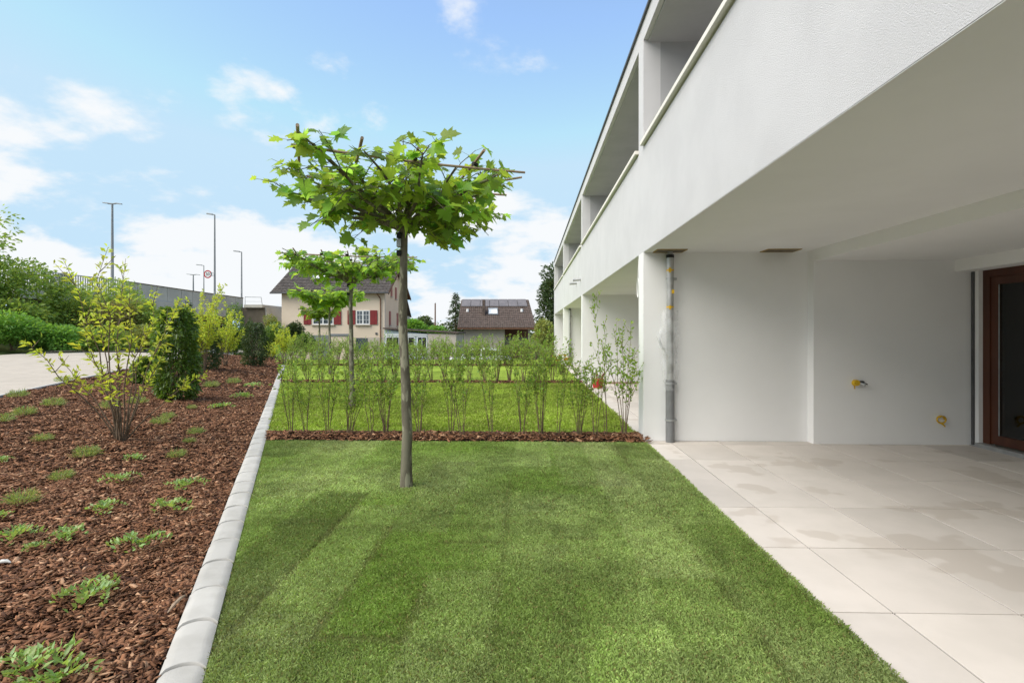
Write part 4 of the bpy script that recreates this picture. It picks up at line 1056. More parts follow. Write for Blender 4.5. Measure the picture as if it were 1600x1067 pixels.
pbush('bank_shrub', 'olive brown shrub behind the yellow shrub', 140, 34, 110, 470, M['olive_leaf'], 5000, 0.18, 405, G)
pbush('bank_shrub', 'dull olive shrub below the bridge parapet', 195, 36, 95, 470, M['olive_leaf'], 5000, 0.18, 406, G)
pbush('bank_shrub', 'green mounded shrub rising over the bridge parapet', 180, 38, 110, 435, M['mid_leaf'], 6000, 0.2, 407, G)
pbush('bank_shrub', 'dark green shrub behind the columnar laurel', 225, 37, 80, 462, M['mid_leaf'], 4500, 0.2, 408, G)
pbush('bank_shrub', 'low green bush at the path edge under the yellow shrub', 150, 31, 120, 512, M['mid_leaf'], 4000, 0.2, 409, G, pbase=548)
pbush('bank_shrub', 'low pale shrub by the bridge opening', 232, 35, 70, 505, M['pale_leaf'], 3000, 0.18, 410, G, pbase=545)
pbush('leaning_tree', 'tree at the left edge reaching its branches into the sky', -85, 29, 225, 318, M['mid_leaf'], 2600, 0.3, 411, 'trees beyond the path', cat_='tree', trunk=0.6, lob=8)
pbush('evergreen_ball', 'clipped round dark evergreen in front of the bridge slab', 293, 33, 36, 462, M['dark_leaf'], 3800, 0.14, 412, G, lob=3)
pbush('evergreen_shrub', 'rounded green conifer in front of the bridge end', 366, 36, 42, 466, M['laurel_leaf'], 4200, 0.15, 413, G, lob=4)
pbush('evergreen_shrub', 'narrow dark conifer beside the bridge abutment', 391, 34, 14, 492, M['dark_leaf'], 1500, 0.12, 419, G, lob=3)
pbush('garden_hedge', 'dark green hedge left of the cream house', 428, 40, 52, 503, M['laurel_leaf'], 4500, 0.17, 414, 'hedges by the cream house', pbase=548)
pbush('garden_hedge', 'dark clipped hedge at the corner of the cream house', 462, 41, 36, 502, M['dark_leaf'], 4500, 0.15, 415, 'hedges by the cream house', pbase=552)
pbush('garden_hedge', 'low dark hedge before the grey garage door', 478, 39.5, 40, 517, M['laurel_leaf'], 3500, 0.15, 416, 'hedges by the cream house', pbase=552)
pbush('garden_shrub', 'pale green bush in front of the bridge abutment', 424, 44, 30, 490, M['pale_leaf'], 2500, 0.17, 417, 'hedges by the cream house', pbase=548)
pbush('far_tree', 'distant tree top showing over the picket railing', 100, 55, 38, 420, M['far_leaf'], 1800, 0.3, 418, 'trees beyond the path', cat_='tree', trunk=0.4)
# ---- trees right of the cream house
pbush('broadleaf_tree', 'tall dark tree behind the far end of the white building', 872, 58, 78, 405, M['dark_leaf'], 9000, 0.34, 421, 'trees behind the houses', cat_='tree', trunk=0.2, lob=14, pbase=545)
pbush('garden_shrub', 'pale yellow-green bush below the tall dark tree', 851, 44, 42, 500, M['pale_leaf'], 4500, 0.2, 422, 'bushes by the brown roofed house', pbase=548)
pbush('garden_tree', 'bright green bush behind the flat garage roof, left', 650, 60, 46, 500, M['bright_leaf'], 3000, 0.3, 423, 'trees behind the houses', cat_='tree', pbase=535)
pbush('garden_tree', 'bright green bush behind the flat garage roof, right', 686, 62, 40, 508, M['bright_leaf'], 3000, 0.3, 424, 'trees behind the houses', cat_='tree', pbase=535)
pbush('far_tree', 'hazy distant tree between the two houses', 664, 95, 34, 495, M['far_leaf'], 2500, 0.5, 425, 'trees behind the houses', cat_='tree', pbase=530)
def conifer(px, Y, ptop, pbase, wpx, seed, label):
    q = at(px, 520, Y); z0 = EYE + (520 - pbase) / F * Y; h = EYE + (520 - ptop) / F * Y - z0; wd = wpx / F * Y / 2
    t = tag(empty('spruce_tree', (q.x, Y, z0)), label, 'tree', 'trees behind the houses'); rg = np.random.default_rng(seed)
    P, D = [], []; mb = MB().tube([(0,0,0),(0,0,h*0.98)], [0.13, 0.015], 7)
    for k in range(26):
        u = k / 26; zz = h * (0.08 + 0.9 * u); L = wd * (1 - u)**0.85 * 1.1 + 0.08
        for q_ in range(7):
            a = rg.uniform(0, 2*np.pi); l = L * rg.uniform(0.7, 1.1); m = int(26 * l) + 6
            s_ = rg.random(m); P.append(np.stack([np.cos(a)*l*s_, np.sin(a)*l*s_, zz - 0.25*l*s_ + rg.normal(0, .03, m)], 1) + rg.normal(0, .05, (m, 3)))
            D.append(np.stack([np.full(m, math.cos(a)), np.full(m, math.sin(a)), np.full(m, -0.3)], 1) + rg.normal(0, .5, (m, 3)))
    v, f, c = leaf_cloud(np.concatenate(P), np.concatenate(D), 0.24, 0.07, seed, 0.6)
    obj('crown', np_mesh('crown', v, f, M['dark_leaf'], c), t); mb.build('trunk', M['twig'], t)
conifer(712, 56, 455, 540, 44, 431, 'pointed dark spruce left of the brown roofed house')
# far wood along the horizon
rg = np.random.default_rng(77); lob = []
for k in range(150):
    x = rg.uniform(-190, 150); y = rg.uniform(150, 190); hgt = rg.uniform(3.5, 7)
    lob.append((x, y, -0.5 + hgt * 0.4, rg.uniform(4, 8), 4, hgt * 0.6))
v, f, c = lobes_cloud(rg, lob, 26000, 1.1, 0.6, 78)
tag(obj('far_wood', np_mesh('far_wood', v, f, M['far_leaf'], c)), 'distant belt of trees along the horizon', 'wood', kind='stuff')
# ---- orange flowers by the third patio
p = ground_at(876, 585)
t = tag(empty('flowering_plant', p), 'orange flowering plant beside the far patio edge', 'plant')
r = random.Random(6); sh = shoots(r, 9, 0.62, 0.25, 0.03, 0.1, 0.5, 1)
obj('stems', stems_mesh('stems', sh, 0.006, M['twig_green']), t)
P, D = leaves_on(sh, r, 22, 0.05, 0.01, 0.8); v, f, c = leaf_cloud(P, D, 0.16, 0.03, 5, 0.4); obj('leaves', np_mesh('leaves', v, f, M['mid_leaf'], c), t)
P = []; D = []
for pts, k in sh[::2]:
    for q in range(9): P.append(tuple(pts[-1] + Vector((0, 0, 0.02)))); D.append((math.cos(q * 0.7), math.sin(q * 0.7), 0.8))
v, f, c = leaf_cloud(np.array(P), np.array(D), 0.11, 0.05, 6, 0.3); obj('blossoms', np_mesh('blossoms', v, f, M['orange'], c), t)

# ================================================================== HOUSES
def roof_plane(e0, e1, r0, r1, courses, cols, lift=0.05):
    """overlapping tile courses from eave (e0,e1) to ridge (r0,r1)"""
    e0, e1, r0, r1 = map(Vector, (e0, e1, r0, r1)); nrm = (e1 - e0).cross(r0 - e0).normalized()
    if nrm.z < 0: nrm = -nrm
    v, f = [], []; b = 0
    for k in range(courses):
        u0, u1 = k / courses, (k + 1.15) / courses
        u1 = min(u1, 1.0)
        for t_ in range(cols):
            w0, w1 = t_ / cols, (t_ + 0.96) / cols
            A, Bp = e0.lerp(r0, u0), e1.lerp(r1, u0); Cc, Dd = e0.lerp(r0, u1), e1.lerp(r1, u1)
            off = lift
            p = [A.lerp(Bp, w0) + nrm * off, A.lerp(Bp, (w0+w1)/2) + nrm * (off * 1.5), A.lerp(Bp, w1) + nrm * off,
                 Cc.lerp(Dd, w1), Cc.lerp(Dd, (w0+w1)/2) + nrm * (off * .5), Cc.lerp(Dd, w0)]
            v += p + [A.lerp(Bp, w0), A.lerp(Bp, w1)]
            f += [(b, b+1, b+4, b+5), (b+1, b+2, b+3, b+4), (b+6, b+7, b+2, b+1), (b+6, b+1, b)]
            b += 8
    return v, f
def house_window(parent, x0, x1, z0, z1, y, sh_l=None, sh_r=None):
    fr = MB(); t_ = 0.07
    fr.box(x0, x1, y - 0.05, y, z0, z0 + t_).box(x0, x1, y - 0.05, y, z1 - t_, z1).box(x0, x0 + t_, y - 0.05, y, z0 + t_, z1 - t_).box(x1 - t_, x1, y - 0.05, y, z0 + t_, z1 - t_)
    xm = (x0 + x1) / 2; fr.box(xm - 0.05, xm + 0.05, y - 0.05, y, z0 + t_, z1 - t_)
    for a, b in ((x0 + t_, xm - 0.05), (xm + 0.05, x1 - t_)):
        fr.box((a+b)/2 - 0.015, (a+b)/2 + 0.015, y - 0.04, y, z0 + t_, z1 - t_)
        for k in (1, 2): zz = z0 + (z1 - z0) * k / 3; fr.box(a, b, y - 0.04, y, zz - 0.012, zz + 0.012)
    wn = fr.build('window', M['white'], parent)
    bx('pane', M['pane'], wn, x0 + t_, x1 - t_, y - 0.02, y - 0.008, z0 + t_, z1 - t_)
    bx('sill', M['beige2'], wn, x0 - 0.1, x1 + 0.1, y - 0.16, y + 0.02, z0 - 0.09, z0 - 0.005)
    def shut(a, b):
        s_ = bx('shutter', M['shutter'], parent, a, b, y - 0.07, y - 0.02, z0, z1)
        n = 9
        bx('centre_rail', M['shutter'], s_, (a+b)/2 - 0.03, (a+b)/2 + 0.03, y - 0.085, y - 0.07, z0 + 0.02, z1 - 0.02)
    if sh_l: shut(*sh_l)
    if sh_r: shut(*sh_r)
HY, HD = 45.0, 7.6; GZ = -1.0
hxl, hxr = at(440, 500, HY).x, at(601, 500, HY).x
h1 = tag(empty('cream_house', ((hxl+hxr)/2, HY, GZ)), 'cream two-storey house with red shutters and dark tiled roof', 'house')
h1i = Matrix.Translation(-Vector(h1.location))
class HP:   # parents with world coordinates kept
    pass
def under(o, root): o.parent = root; o.matrix_parent_inverse = Matrix.Translation(-Vector(root.location)); return o
EV = at(500, 457, HY - 0.5).z; RZ = at(500, 418, HY + HD / 2).z
sl = (RZ - EV) / (HD / 2 + 0.5)
under(bx('front_wall', M['cream'], None, hxl, hxr, HY, HY + 0.3, GZ, EV + 0.1), h1)
MB().prism([(HY + 0.3, GZ), (HY + HD, GZ), (HY + HD, EV + 0.3), (HY + HD/2, RZ - 0.25), (HY + 0.3, EV + 0.3)], hxr - 0.3, hxr - 0.003, 'x')
g = MB().prism([(HY + 0.3, GZ), (HY + HD, GZ), (HY + HD, EV + 0.2), (HY + HD/2, RZ - 0.3), (HY + 0.3, EV + 0.2)], hxr - 0.3, hxr - 0.003, 'x').build('gable_wall', M['sunlit_cream']); under(g, h1)
g = MB().prism([(HY + 0.3, GZ), (HY + HD, GZ), (HY + HD, EV + 0.2), (HY + HD/2, RZ - 0.3), (HY + 0.3, EV + 0.2)], hxl + 0.003, hxl + 0.3, 'x').build('gable_wall', M['cream']); under(g, h1)
rxl, rxr = at(422, 456, HY - 0.5).x, hxr + 0.45
v, f = roof_plane((rxl, HY - 0.5, EV), (rxr, HY - 0.5, EV), (rxl, HY + HD/2, RZ), (rxr, HY + HD/2, RZ), 17, 34)
v2, f2 = roof_plane((rxl, HY + HD + 0.5, EV), (rxr, HY + HD + 0.5, EV), (rxl, HY + HD/2, RZ), (rxr, HY + HD/2, RZ), 6, 8)
mb = MB().add(v, f).add(v2, f2)
rf = under(mb.build('roof', M['rooftile']), h1); rf['kind'] = 'stuff'
o = MB().tube([(rxl, HY + HD/2, RZ + 0.02), (rxr, HY + HD/2, RZ + 0.02)], 0.11, 8).build('ridge', M['rooftile']); o.parent = rf
# timber under-roof and barge boards
mb = MB().prism([(HY - 0.5, EV - 0.10), (HY + HD/2, RZ - 0.10), (HY + HD + 0.5, EV - 0.10), (HY + HD + 0.5, EV - 0.02), (HY + HD/2, RZ - 0.02), (HY - 0.5, EV - 0.02)], rxl + 0.03, rxr - 0.03, 'x')
under(mb.build('roof_boarding', M['brown_wood']), h1)
mb = MB().prism([(HY - 0.5, EV - 0.2), (HY + HD/2, RZ - 0.2), (HY + HD + 0.5, EV - 0.2), (HY + HD + 0.5, EV), (HY + HD/2, RZ), (HY - 0.5, EV)], rxr - 0.03, rxr + 0.02, 'x')
under(mb.build('barge_board', M['brown_wood']), h1)
under(MB().tube([(rxl, HY - 0.56, EV - 0.04), (rxr, HY - 0.56, EV - 0.04)], 0.06, 8).build('gutter', M['dark_trim']), h1)
gx = at(594.5, 500, HY - 0.1).x
under(MB().tube([(gx - 0.2, HY - 0.5, EV - 0.08), (gx, HY - 0.1, EV - 0.5), (gx, HY - 0.1, GZ)], 0.05, 8).build('downpipe', M['brown_wood']), h1)
# skylight
u = (at(500, 436, HY + 1.9).z - EV) / (RZ - EV)
def on_roof(px, uu): yy = HY - 0.5 + (HD/2 + 0.5) * uu; return Vector((at(px, 440, yy).x, yy, EV + (RZ - EV) * uu))
a, b_, c_, d_ = on_roof(489, 0.46), on_roof(514, 0.46), on_roof(514, 0.72), on_roof(489, 0.72)
nr = Vector((0, -sl, 1)).normalized()
def slab(q, n, t0, t1, name, mat, root):
    v = [p + n * t0 for p in q] + [p + n * t1 for p in q]
    o = MB().add(v, [(3,2,1,0),(4,5,6,7),(0,1,5,4),(1,2,6,5),(2,3,7,6),(3,0,4,7)]).build(name, mat)
    return under(o, root)
sk = slab([a, b_, c_, d_], nr, 0.02, 0.16, 'skylight', M['garage_grey'], h1)
q_ = [a.lerp(c_, .08), b_.lerp(d_, .08), c_.lerp(a, .5), d_.lerp(b_, .5)]
q_ = [a + (b_-a)*.08 + (d_-a)*.08, a + (b_-a)*.92 + (d_-a)*.08, a + (b_-a)*.92 + (d_-a)*.62, a + (b_-a)*.08 + (d_-a)*.62]
slab(q_, nr, 0.165, 0.19, 'skylight_pane', M['white'], h1)
# windows and shutters
def hw(p0, p1, l, r_, y0=485, y1=507):
    z0, z1 = at(500, y1, HY).z, at(500, y0, HY).z
    X = lambda p: at(p, 500, HY - 0.05).x
    fr_ = empty('tmp'); bpy.data.objects.remove(fr_)
    n0 = set(COL.objects)
    house_window(None, X(p0), X(p1), z0, z1, HY - 0.002, (X(l[0]), X(l[1])) if l else None, (X(r_[0]), X(r_[1])) if r_ else None)
    for o in list(COL.objects):
        if o not in n0 and o.parent is None: under(o, h1)
hw(488.5, 521, (474.5, 486), (522, 533)); hw(556.5, 577.5, (543, 555), (578.5, 589.5))
def ga(yc, wdt, z0, z1, mat, xo=0.0):
    under(bx('shutter', mat, None, hxr + xo, hxr + 0.06, yc - wdt/2, yc + wdt/2, z0, z1), h1)
def gy(px): return hxr / ((px - 825) / F)        # where the gable plane X = hxr is seen at that column
for px, p0, p1 in ((610, 448, 463), (617, 449, 467), (607.5, 486, 508), (619.5, 489, 509)):
    yy = gy(px); ga(yy, 0.45, EYE + (520 - p1) / F * yy, EYE + (520 - p0) / F * yy, M['pink_shutter'])
    under(bx('sill', M['beige2'], None, hxr, hxr + 0.1, yy - 0.3, yy + 0.3, EYE + (520 - p1) / F * yy - 0.08, EYE + (520 - p1) / F * yy - 0.005), h1)
X = lambda p, Y=HY - 0.05: at(p, 500, Y).x
under(bx('garage_door', M['garage_grey'], None, X(486), X(513), HY - 0.04, HY - 0.003, GZ, at(500, 523.5, HY).z), h1)
under(bx('lintel', M['garage_grey'], None, X(513.5), X(549), HY - 0.06, HY - 0.003, at(500, 525, HY).z, at(500, 521.5, HY).z), h1)
under(bx('basement_window', M['pane'], None, X(556), X(574), HY - 0.05, HY - 0.003, GZ + 0.9, at(500, 528, HY).z), h1)
under(bx('basement_wall', M['beige2'], None, X(575), X(600), HY - 0.03, HY - 0.003, GZ, at(500, 527, HY).z), h1)
under(bx('vent', M['dark_trim'], None, X(586.5), X(589.5), HY - 0.05, HY - 0.003, at(500, 523, HY).z, at(500, 519.5, HY).z), h1)
# flat-roofed garage annexe
AY = 44.0; ax0, ax1, ax2 = at(600.5, 520, AY).x, at(669, 520, AY).x, at(713, 520, AY).x
an = tag(empty('garage_annexe', ((ax0+ax2)/2, AY, GZ)), 'low pale blue and cream garage annexe with flat roof beside the cream house', 'garage')
rz0, rz1 = at(600, 514, AY).z, at(713, 521, AY).z
def AB(name, mat, *a): return under(bx(name, mat, None, *a), an)
mb = MB().prism([(ax0, GZ), (ax1, GZ), (ax1, rz1 - 0.05), (ax0, rz0 - 0.06)], AY, AY + 5, 'y'); under(mb.build('wall', M['blue_white']), an)
mb = MB().prism([(ax1 + 0.002, GZ), (ax2, GZ), (ax2, rz1 - 0.05), (ax1 + 0.002, rz1 - 0.03)], AY - 0.15, AY + 5, 'y'); under(mb.build('wall', M['beige2']), an)
mb = MB().prism([(ax0 - 0.05, rz0), (ax2 + 0.2, rz1), (ax2 + 0.2, rz1 + 0.11), (ax0 - 0.05, rz0 + 0.11)], AY - 0.3, AY + 5.2, 'y'); under(mb.build('roof', M['rooftile2']), an)
for p0, p1 in ((603, 624), (628, 648), (652, 667)):
    zt = at(600, 526, AY).z
    dr = AB('window', M['white'], X(p0, AY), X(p1, AY), AY - 0.04, AY - 0.002, GZ + 1.0, zt)
    bx('pane', M['pane_dark'], dr, X(p0 + 1.2, AY), X((p0 + p1)/2 - .5, AY), AY - 0.055, AY - 0.041, GZ + 1.1, zt - 0.07)
    bx('pane', M['pane_dark'], dr, X((p0 + p1)/2 + .5, AY), X(p1 - 1.2, AY), AY - 0.055, AY - 0.041, GZ + 1.1, zt - 0.07)
AB('fascia', M['white'], X(600.5, AY), X(668, AY), AY - 0.06, AY - 0.002, at(600, 525, AY).z, at(600, 521.5, AY).z)
# house with the brown roof
BY, BD = 52.0, 8.0
bxl, bxr = at(725, 520, BY).x, at(828, 520, BY).x
h2 = tag(empty('brown_roofed_house', ((bxl+bxr)/2, BY, GZ)), 'low house with large brown tiled roof and solar panels', 'house')
E2, R2 = at(770, 512, BY - 0.8).z, at(770, 468.5, BY + BD/2).z
xl2, xr2 = at(714.5, 512, BY - 0.8).x, at(838, 512, BY - 0.8).x
xl3, xr3 = at(721, 470, BY + BD/2).x, at(826, 470, BY + BD/2).x
mid = at(788, 520, BY).x
under(bx('wall', M['beige2'], None, bxl, mid, BY, BY + BD, GZ, E2 + 0.1), h2)
under(bx('wall', M['beige2'], None, mid + 0.003, bxr, BY + 1.6, BY + BD, GZ, E2 + 0.3), h2)
under(bx('loggia_back', M['brown_wood'], None, mid + 0.01, bxr - 0.02, BY + 1.5, BY + 1.58, GZ, E2 + 0.2), h2)
under(bx('post', M['beige2'], None, bxr - 0.18, bxr, BY + 0.05, BY + 0.25, GZ, E2), h2)
mb = MB()
for k in range(9): mb.box(mid + 0.05, bxr - 0.2, BY + 0.1, BY + 0.14, GZ + 1.0 + k * 0.11, GZ + 1.08 + k * 0.11)
under(mb.build('balcony_railing', M['dark_trim']), h2)
v, f = roof_plane((xl2, BY - 0.8, E2), (xr2, BY - 0.8, E2), (xl3, BY + BD/2, R2), (xr3, BY + BD/2, R2), 16, 36, 0.045)
v2, f2 = roof_plane((xl2, BY + BD + .8, E2), (xr2, BY + BD + .8, E2), (xl3, BY + BD/2, R2), (xr3, BY + BD/2, R2), 4, 6)
rf2 = under(MB().add(v, f).add(v2, f2).build('roof', M['rooftile2']), h2); rf2['kind'] = 'stuff'
mb = MB().add([(xl2, BY-.8, E2-.14), (xr2, BY-.8, E2-.14), (xr3, BY+BD/2, R2-.12), (xl3, BY+BD/2, R2-.12), (xl2, BY-.8, E2-.03), (xr2, BY-.8, E2-.03), (xr3, BY+BD/2, R2-.03), (xl3, BY+BD/2, R2-.03)],
              [(3,2,1,0),(4,5,6,7),(0,1,5,4),(1,2,6,5),(2,3,7,6),(3,0,4,7)])
mb.add([(xl2, BY+BD+.8, E2-.14), (xr2, BY+BD+.8, E2-.14), (xr3, BY+BD/2, R2-.12), (xl3, BY+BD/2, R2-.12), (xl2, BY+BD+.8, E2-.03), (xr2, BY+BD+.8, E2-.03), (xr3, BY+BD/2, R2-.03), (xl3, BY+BD/2, R2-.03)],
       [(3,2,1,0),(4,5,6,7),(0,1,5,4),(1,2,6,5),(2,3,7,6),(3,0,4,7)])
under(mb.build('roof_boarding', M['brown_wood']), h2)
n2 = Vector((0, -(R2 - E2), BD/2 + 0.8)).normalized()
def on2(s_, uu): return Vector((xl2, BY - .8, E2)).lerp(Vector((xr2, BY - .8, E2)), s_).lerp(Vector((xl3, BY + BD/2, R2)).lerp(Vector((xr3, BY + BD/2, R2)), s_), uu)
for k in range(7):
    s0, s1 = 0.015 + k * 0.135, 0.015 + (k + 1) * 0.135 - 0.006
    slab([on2(s0, .72), on2(s1, .72), on2(s1, .985), on2(s0, .985)], n2, 0.07, 0.12, 'solar_panel', M['solar'], h2)
s_ = slab([on2(.395, .42), on2(.53, .42), on2(.53, .66), on2(.395, .66)], n2, 0.04, 0.13, 'skylight', M['garage_grey'], h2)
slab([on2(.405, .45), on2(.52, .45), on2(.52, .60), on2(.405, .60)], n2, 0.132, 0.15, 'skylight_pane', M['white'], h2)
c0 = on2(.335, .42); under(bx('chimney', M['rooftile2'], None, c0.x - 0.13, c0.x + 0.13, c0.y - 0.1, c0.y + 0.5, c0.z - 0.1, c0.z + 1.5), h2)
for s1 in (.11, .86):
    c0 = on2(s1, .55); under(MB().tube([c0, c0 + Vector((0, -0.02, 0.28))], [0.14, 0.11], 8).build('roof_vent', M['white']), h2)
# glimpse of a house behind the cream one
p = at(620, 520, 62)
h3 = tag(empty('brown_gabled_house', (p.x, 62, GZ)), 'narrow brown roofed house mostly hidden behind the cream house', 'house')
under(bx('wall', M['beige2'], None, p.x - 3, p.x + 0.2, 62, 68, GZ, at(631, 492, 62).z), h3)
e3, r3 = at(631, 492, 61.5).z, at(631, 455, 65).z
under(MB().prism([(61.5, e3 - .1), (65, r3 - .1), (68.5, e3 - .1), (68.5, e3), (65, r3), (61.5, e3)], p.x - 3.4, p.x + 0.3, 'x').build('roof', M['rooftile2']), h3)
# utility pole
p = at(680, 520, 72)
t = tag(empty('utility_pole', (p.x, 72, GZ)), 'thin bare wooden utility pole between the two houses', 'pole')
MB().tube([(0,0,0),(0,0,at(680,474,72).z - GZ)], [0.11, 0.085], 8).build('mast', M['brown_wood'], t); MB().tube([(0,0,at(680,474,72).z - GZ),(0,0,at(680,473,72).z - GZ + 0.05)], [0.095, 0.02], 8).build('cap', M['galv'], t)

# ================================================================== BRIDGE
bp = [(-60,413,34.0),(20,418,35.5),(80,425,37.0),(190,438,40.5),(300,454,45.0),(380,465,50.0)]
bpw = [at(*q) for q in bp]
def bpt(px):
    for i in range(len(bp) - 1):
        if bp[i][0] <= px <= bp[i+1][0]:
            return bpw[i].lerp(bpw[i+1], (px - bp[i][0]) / (bp[i+1][0] - bp[i][0]))
    return bpw[-1]
br = tag(empty('bridge', (bpw[-1].x, bpw[-1].y, 0)), 'weathered concrete road bridge with parapet and picket railing behind the shrubs', 'bridge')
bdir = (bpw[-1] - bpw[3]); bdir.z = 0; bdir.normalize(); bnor = Vector((-bdir.y, bdir.x, 0))   # away from camera
if bnor.y < 0: bnor = -bnor
def wall_piece(p0, p1, h0, h1, th, name, mat, off=0.0):
    """piece hung below the parapet line between two points, from h0 to h1 below the top"""
    v = []
    for hh in (h1, h0):
        for q, o_ in ((p0, off), (p1, off), (p1, off + th), (p0, off + th)): v.append(q + bnor * o_ - Vector((0, 0, hh)))
    o = MB().add(v, [(3,2,1,0),(4,5,6,7),(0,1,5,4),(1,2,6,5),(2,3,7,6),(3,0,4,7)]).build(name, mat)
    return under(o, br)
pxs = [190, 213, 236, 259, 282, 301, 319, 336, 352, 367, 380]
for i in range(len(pxs) - 1):
    p0, p1 = bpt(pxs[i]), bpt(pxs[i+1]); d = (p1 - p0).normalized() * 0.012
    wall_piece(p0 + d, p1 - d, 0.06, 1.15, 0.22, 'parapet_panel', M['concrete'])
for a, b in ((190, 245), (245, 300), (300, 340), (340, 380)):
    wall_piece(bpt(a), bpt(b), 0.0, 0.058, 0.3, 'parapet_cap', M['dark_concrete'], -0.04)
    wall_piece(bpt(a), bpt(b), 1.152, 1.24, 0.5, 'drip_edge', M['galv'] if b < 301 else M['concrete'], -0.05)
    wall_piece(bpt(a), bpt(b), 1.242, 1.95, 9.0, 'deck_slab', M['concrete'], -0.35)
for a, b in ((20, 80), (80, 135), (135, 190), (190, 243)): wall_piece(bpt(a), bpt(b), 1.96, 5.6, 0.5, 'retaining_wall', M['dark_concrete'], 0.2)
for a, b in ((243, 300), (300, 340), (340, 380)): wall_piece(bpt(a), bpt(b), 1.96, 6.0, 0.5, 'back_wall', M['dark_concrete'], 1.6)  # dark wall added to stand for the shaded opening under the deck
# abutment at the end
e = bpt(380)
ab0 = at(374, 500, 49.5); 
def ab_piece(px0, px1, Y, pt, pb, depth, name, mat, slant=0.0):
    a, b = at(px0, pt, Y), at(px1, pt, Y); zb = EYE + (520 - pb) / F * Y
    v = [Vector((a.x, Y, zb)), Vector((b.x + slant, Y, zb)), Vector((b.x + slant, Y + depth, zb)), Vector((a.x, Y + depth, zb)), a, b, b + Vector((0, depth, 0)), a + Vector((0, depth, 0))]
    return under(MB().add(v, [(3,2,1,0),(4,5,6,7),(0,1,5,4),(1,2,6,5),(2,3,7,6),(3,0,4,7)]).build(name, mat), br)
ab_piece(376, 413, 49.3, 480.5, 548, 8, 'abutment', M['dark_concrete'], 0.25)
ab_piece(381, 410, 49.0, 476, 480, 9, 'abutment_cap', M['concrete'])
ab_piece(413.5, 416, 49.4, 480, 520, 6, 'abutment_edge', M['concrete'], 0.15)
ab_piece(416, 422, 56, 483, 540, 4, 'wing_wall', M['concrete'])
# pier and dark soffit beneath
ab_piece(243, 247, 44.5, 486, 545, 3, 'pier', M['concrete'])
# picket railing on the left
pk = None
x = 20.0
while x < 188:
    p0 = bpt(x); h = 1.15
    o = MB().box(-0.035, 0.035, -0.02, 0.02, -h, -0.05).mesh('picket', M['galv']) if pk is None else pk
    pk = o
    q = bpw[-1]
    oo = obj('picket', pk, br, p0 - Vector((br.location.x, br.location.y, 0)))
    x += 3.7
for hh, th in ((0.0, 0.06), (1.10, 0.08)):
    for a, b in ((20, 80), (80, 135), (135, 190)): wall_piece(bpt(a), bpt(b), hh, hh + th, 0.06, 'railing_bar', M['galv'], -0.03)
for a, b in ((20, 80), (80, 135), (135, 190)): wall_piece(bpt(a), bpt(b), 1.182, 1.95, 8, 'deck_slab', M['concrete'], -0.3)
# hoop railing at the bridge end
ra, rb = at(383, 464, 49.2), at(408, 464.5, 49.2); zb = at(383, 478, 49.2).z
rail = MB().tube([(ra.x, ra.y, zb), ra, rb, (rb.x + 0.12, rb.y, zb)], 0.03, 6).tube([(ra.x, ra.y, (zb+ra.z)/2), (rb.x, rb.y, (zb+rb.z)/2)], 0.012, 6)
under(rail.build('end_railing', M['galv']), br)

# ---- street lamps on the bridge
def lamp(px, ptop, pbot, Y, label, style, rad=0.07):
    p = at(px, pbot, Y); H = at(px, ptop, Y).z - p.z
    t = tag(empty('street_lamp', p), label, 'street lamp', 'street lamps on the bridge')
    MB().tube([(0,0,0),(0,0,H)], [rad, rad * 0.6], 10).build('pole', M['steel_grey'], t, smooth=True)
    s_ = Y / F
    if style == 'single':
        L = 13 * s_ * (Y > 0)
        L = min(1.0, L)
        MB().tube([(0,0,H),(-0.3*L,0,H+0.03)], rad * 0.5, 8).build('arm', M['steel_grey'], t)
        v = [(-0.25*L,-0.11,H-0.0),(-L,-0.13,H+0.07),(-L,0.13,H+0.07),(-0.25*L,0.11,H-0.0),(-0.25*L,-0.08,H+0.1),(-0.96*L,-0.07,H+0.17),(-0.96*L,0.07,H+0.17),(-0.25*L,0.08,H+0.1)]
        MB().add(v, [(0,3,2,1),(4,5,6,7),(0,1,5,4),(1,2,6,5),(2,3,7,6),(3,0,4,7)]).build('lamp_head', M['steel_grey'], t, bevel=0.02)
    else:
        L = style
        for sg in (-1, 1):
            MB().tube([(0,0,H - 0.05),(sg*0.45*L,0,H + 0.0)], rad * 0.5, 8).build('arm', M['steel_grey'], t)
            x0, x1 = sg*0.4*L, sg*L; z1 = H + (0.08 if sg < 0 else -0.06)
            v = [(x0,-.1,H-.04),(x1,-.12,z1-.04),(x1,.12,z1-.04),(x0,.1,H-.04),(x0,-.08,H+.05),(x1,-.06,z1+.03),(x1,.06,z1+.03),(x0,.08,H+.05)]
            MB().add(v, [(0,3,2,1),(4,5,6,7),(0,1,5,4),(1,2,6,5),(2,3,7,6),(3,0,4,7)]).build('lamp_head', M['steel_grey'], t, bevel=0.015)
    if H > 3:
        bx('service_door', M['galv'], t, -0.045, 0.045, -rad * 1.05, -rad * 0.8, 0.7, 1.1)
    return t
lamp(175.5, 318, 450, 47, 'thick double-armed lamp post left of the speed sign, largest one', 0.85, 0.13)
lamp(335.5, 336, 475, 45.5, 'tall single-arm street lamp carrying the speed sign', 'single', 0.09)
lamp(377.5, 394, 470, 52, 'single-arm street lamp at the bridge end', 'single', 0.085)
lamp(318.5, 415, 465, 70, 'small distant single-arm street lamp left of the speed sign', 'single', 0.075)
lamp(302, 429, 462, 80, 'small distant double-armed lamp post on the bridge', 1.0, 0.12)
lamp(51.5, 409.5, 440, 60, 'distant street lamp peeking over the bank shrubs on the left', 'single', 0.085)
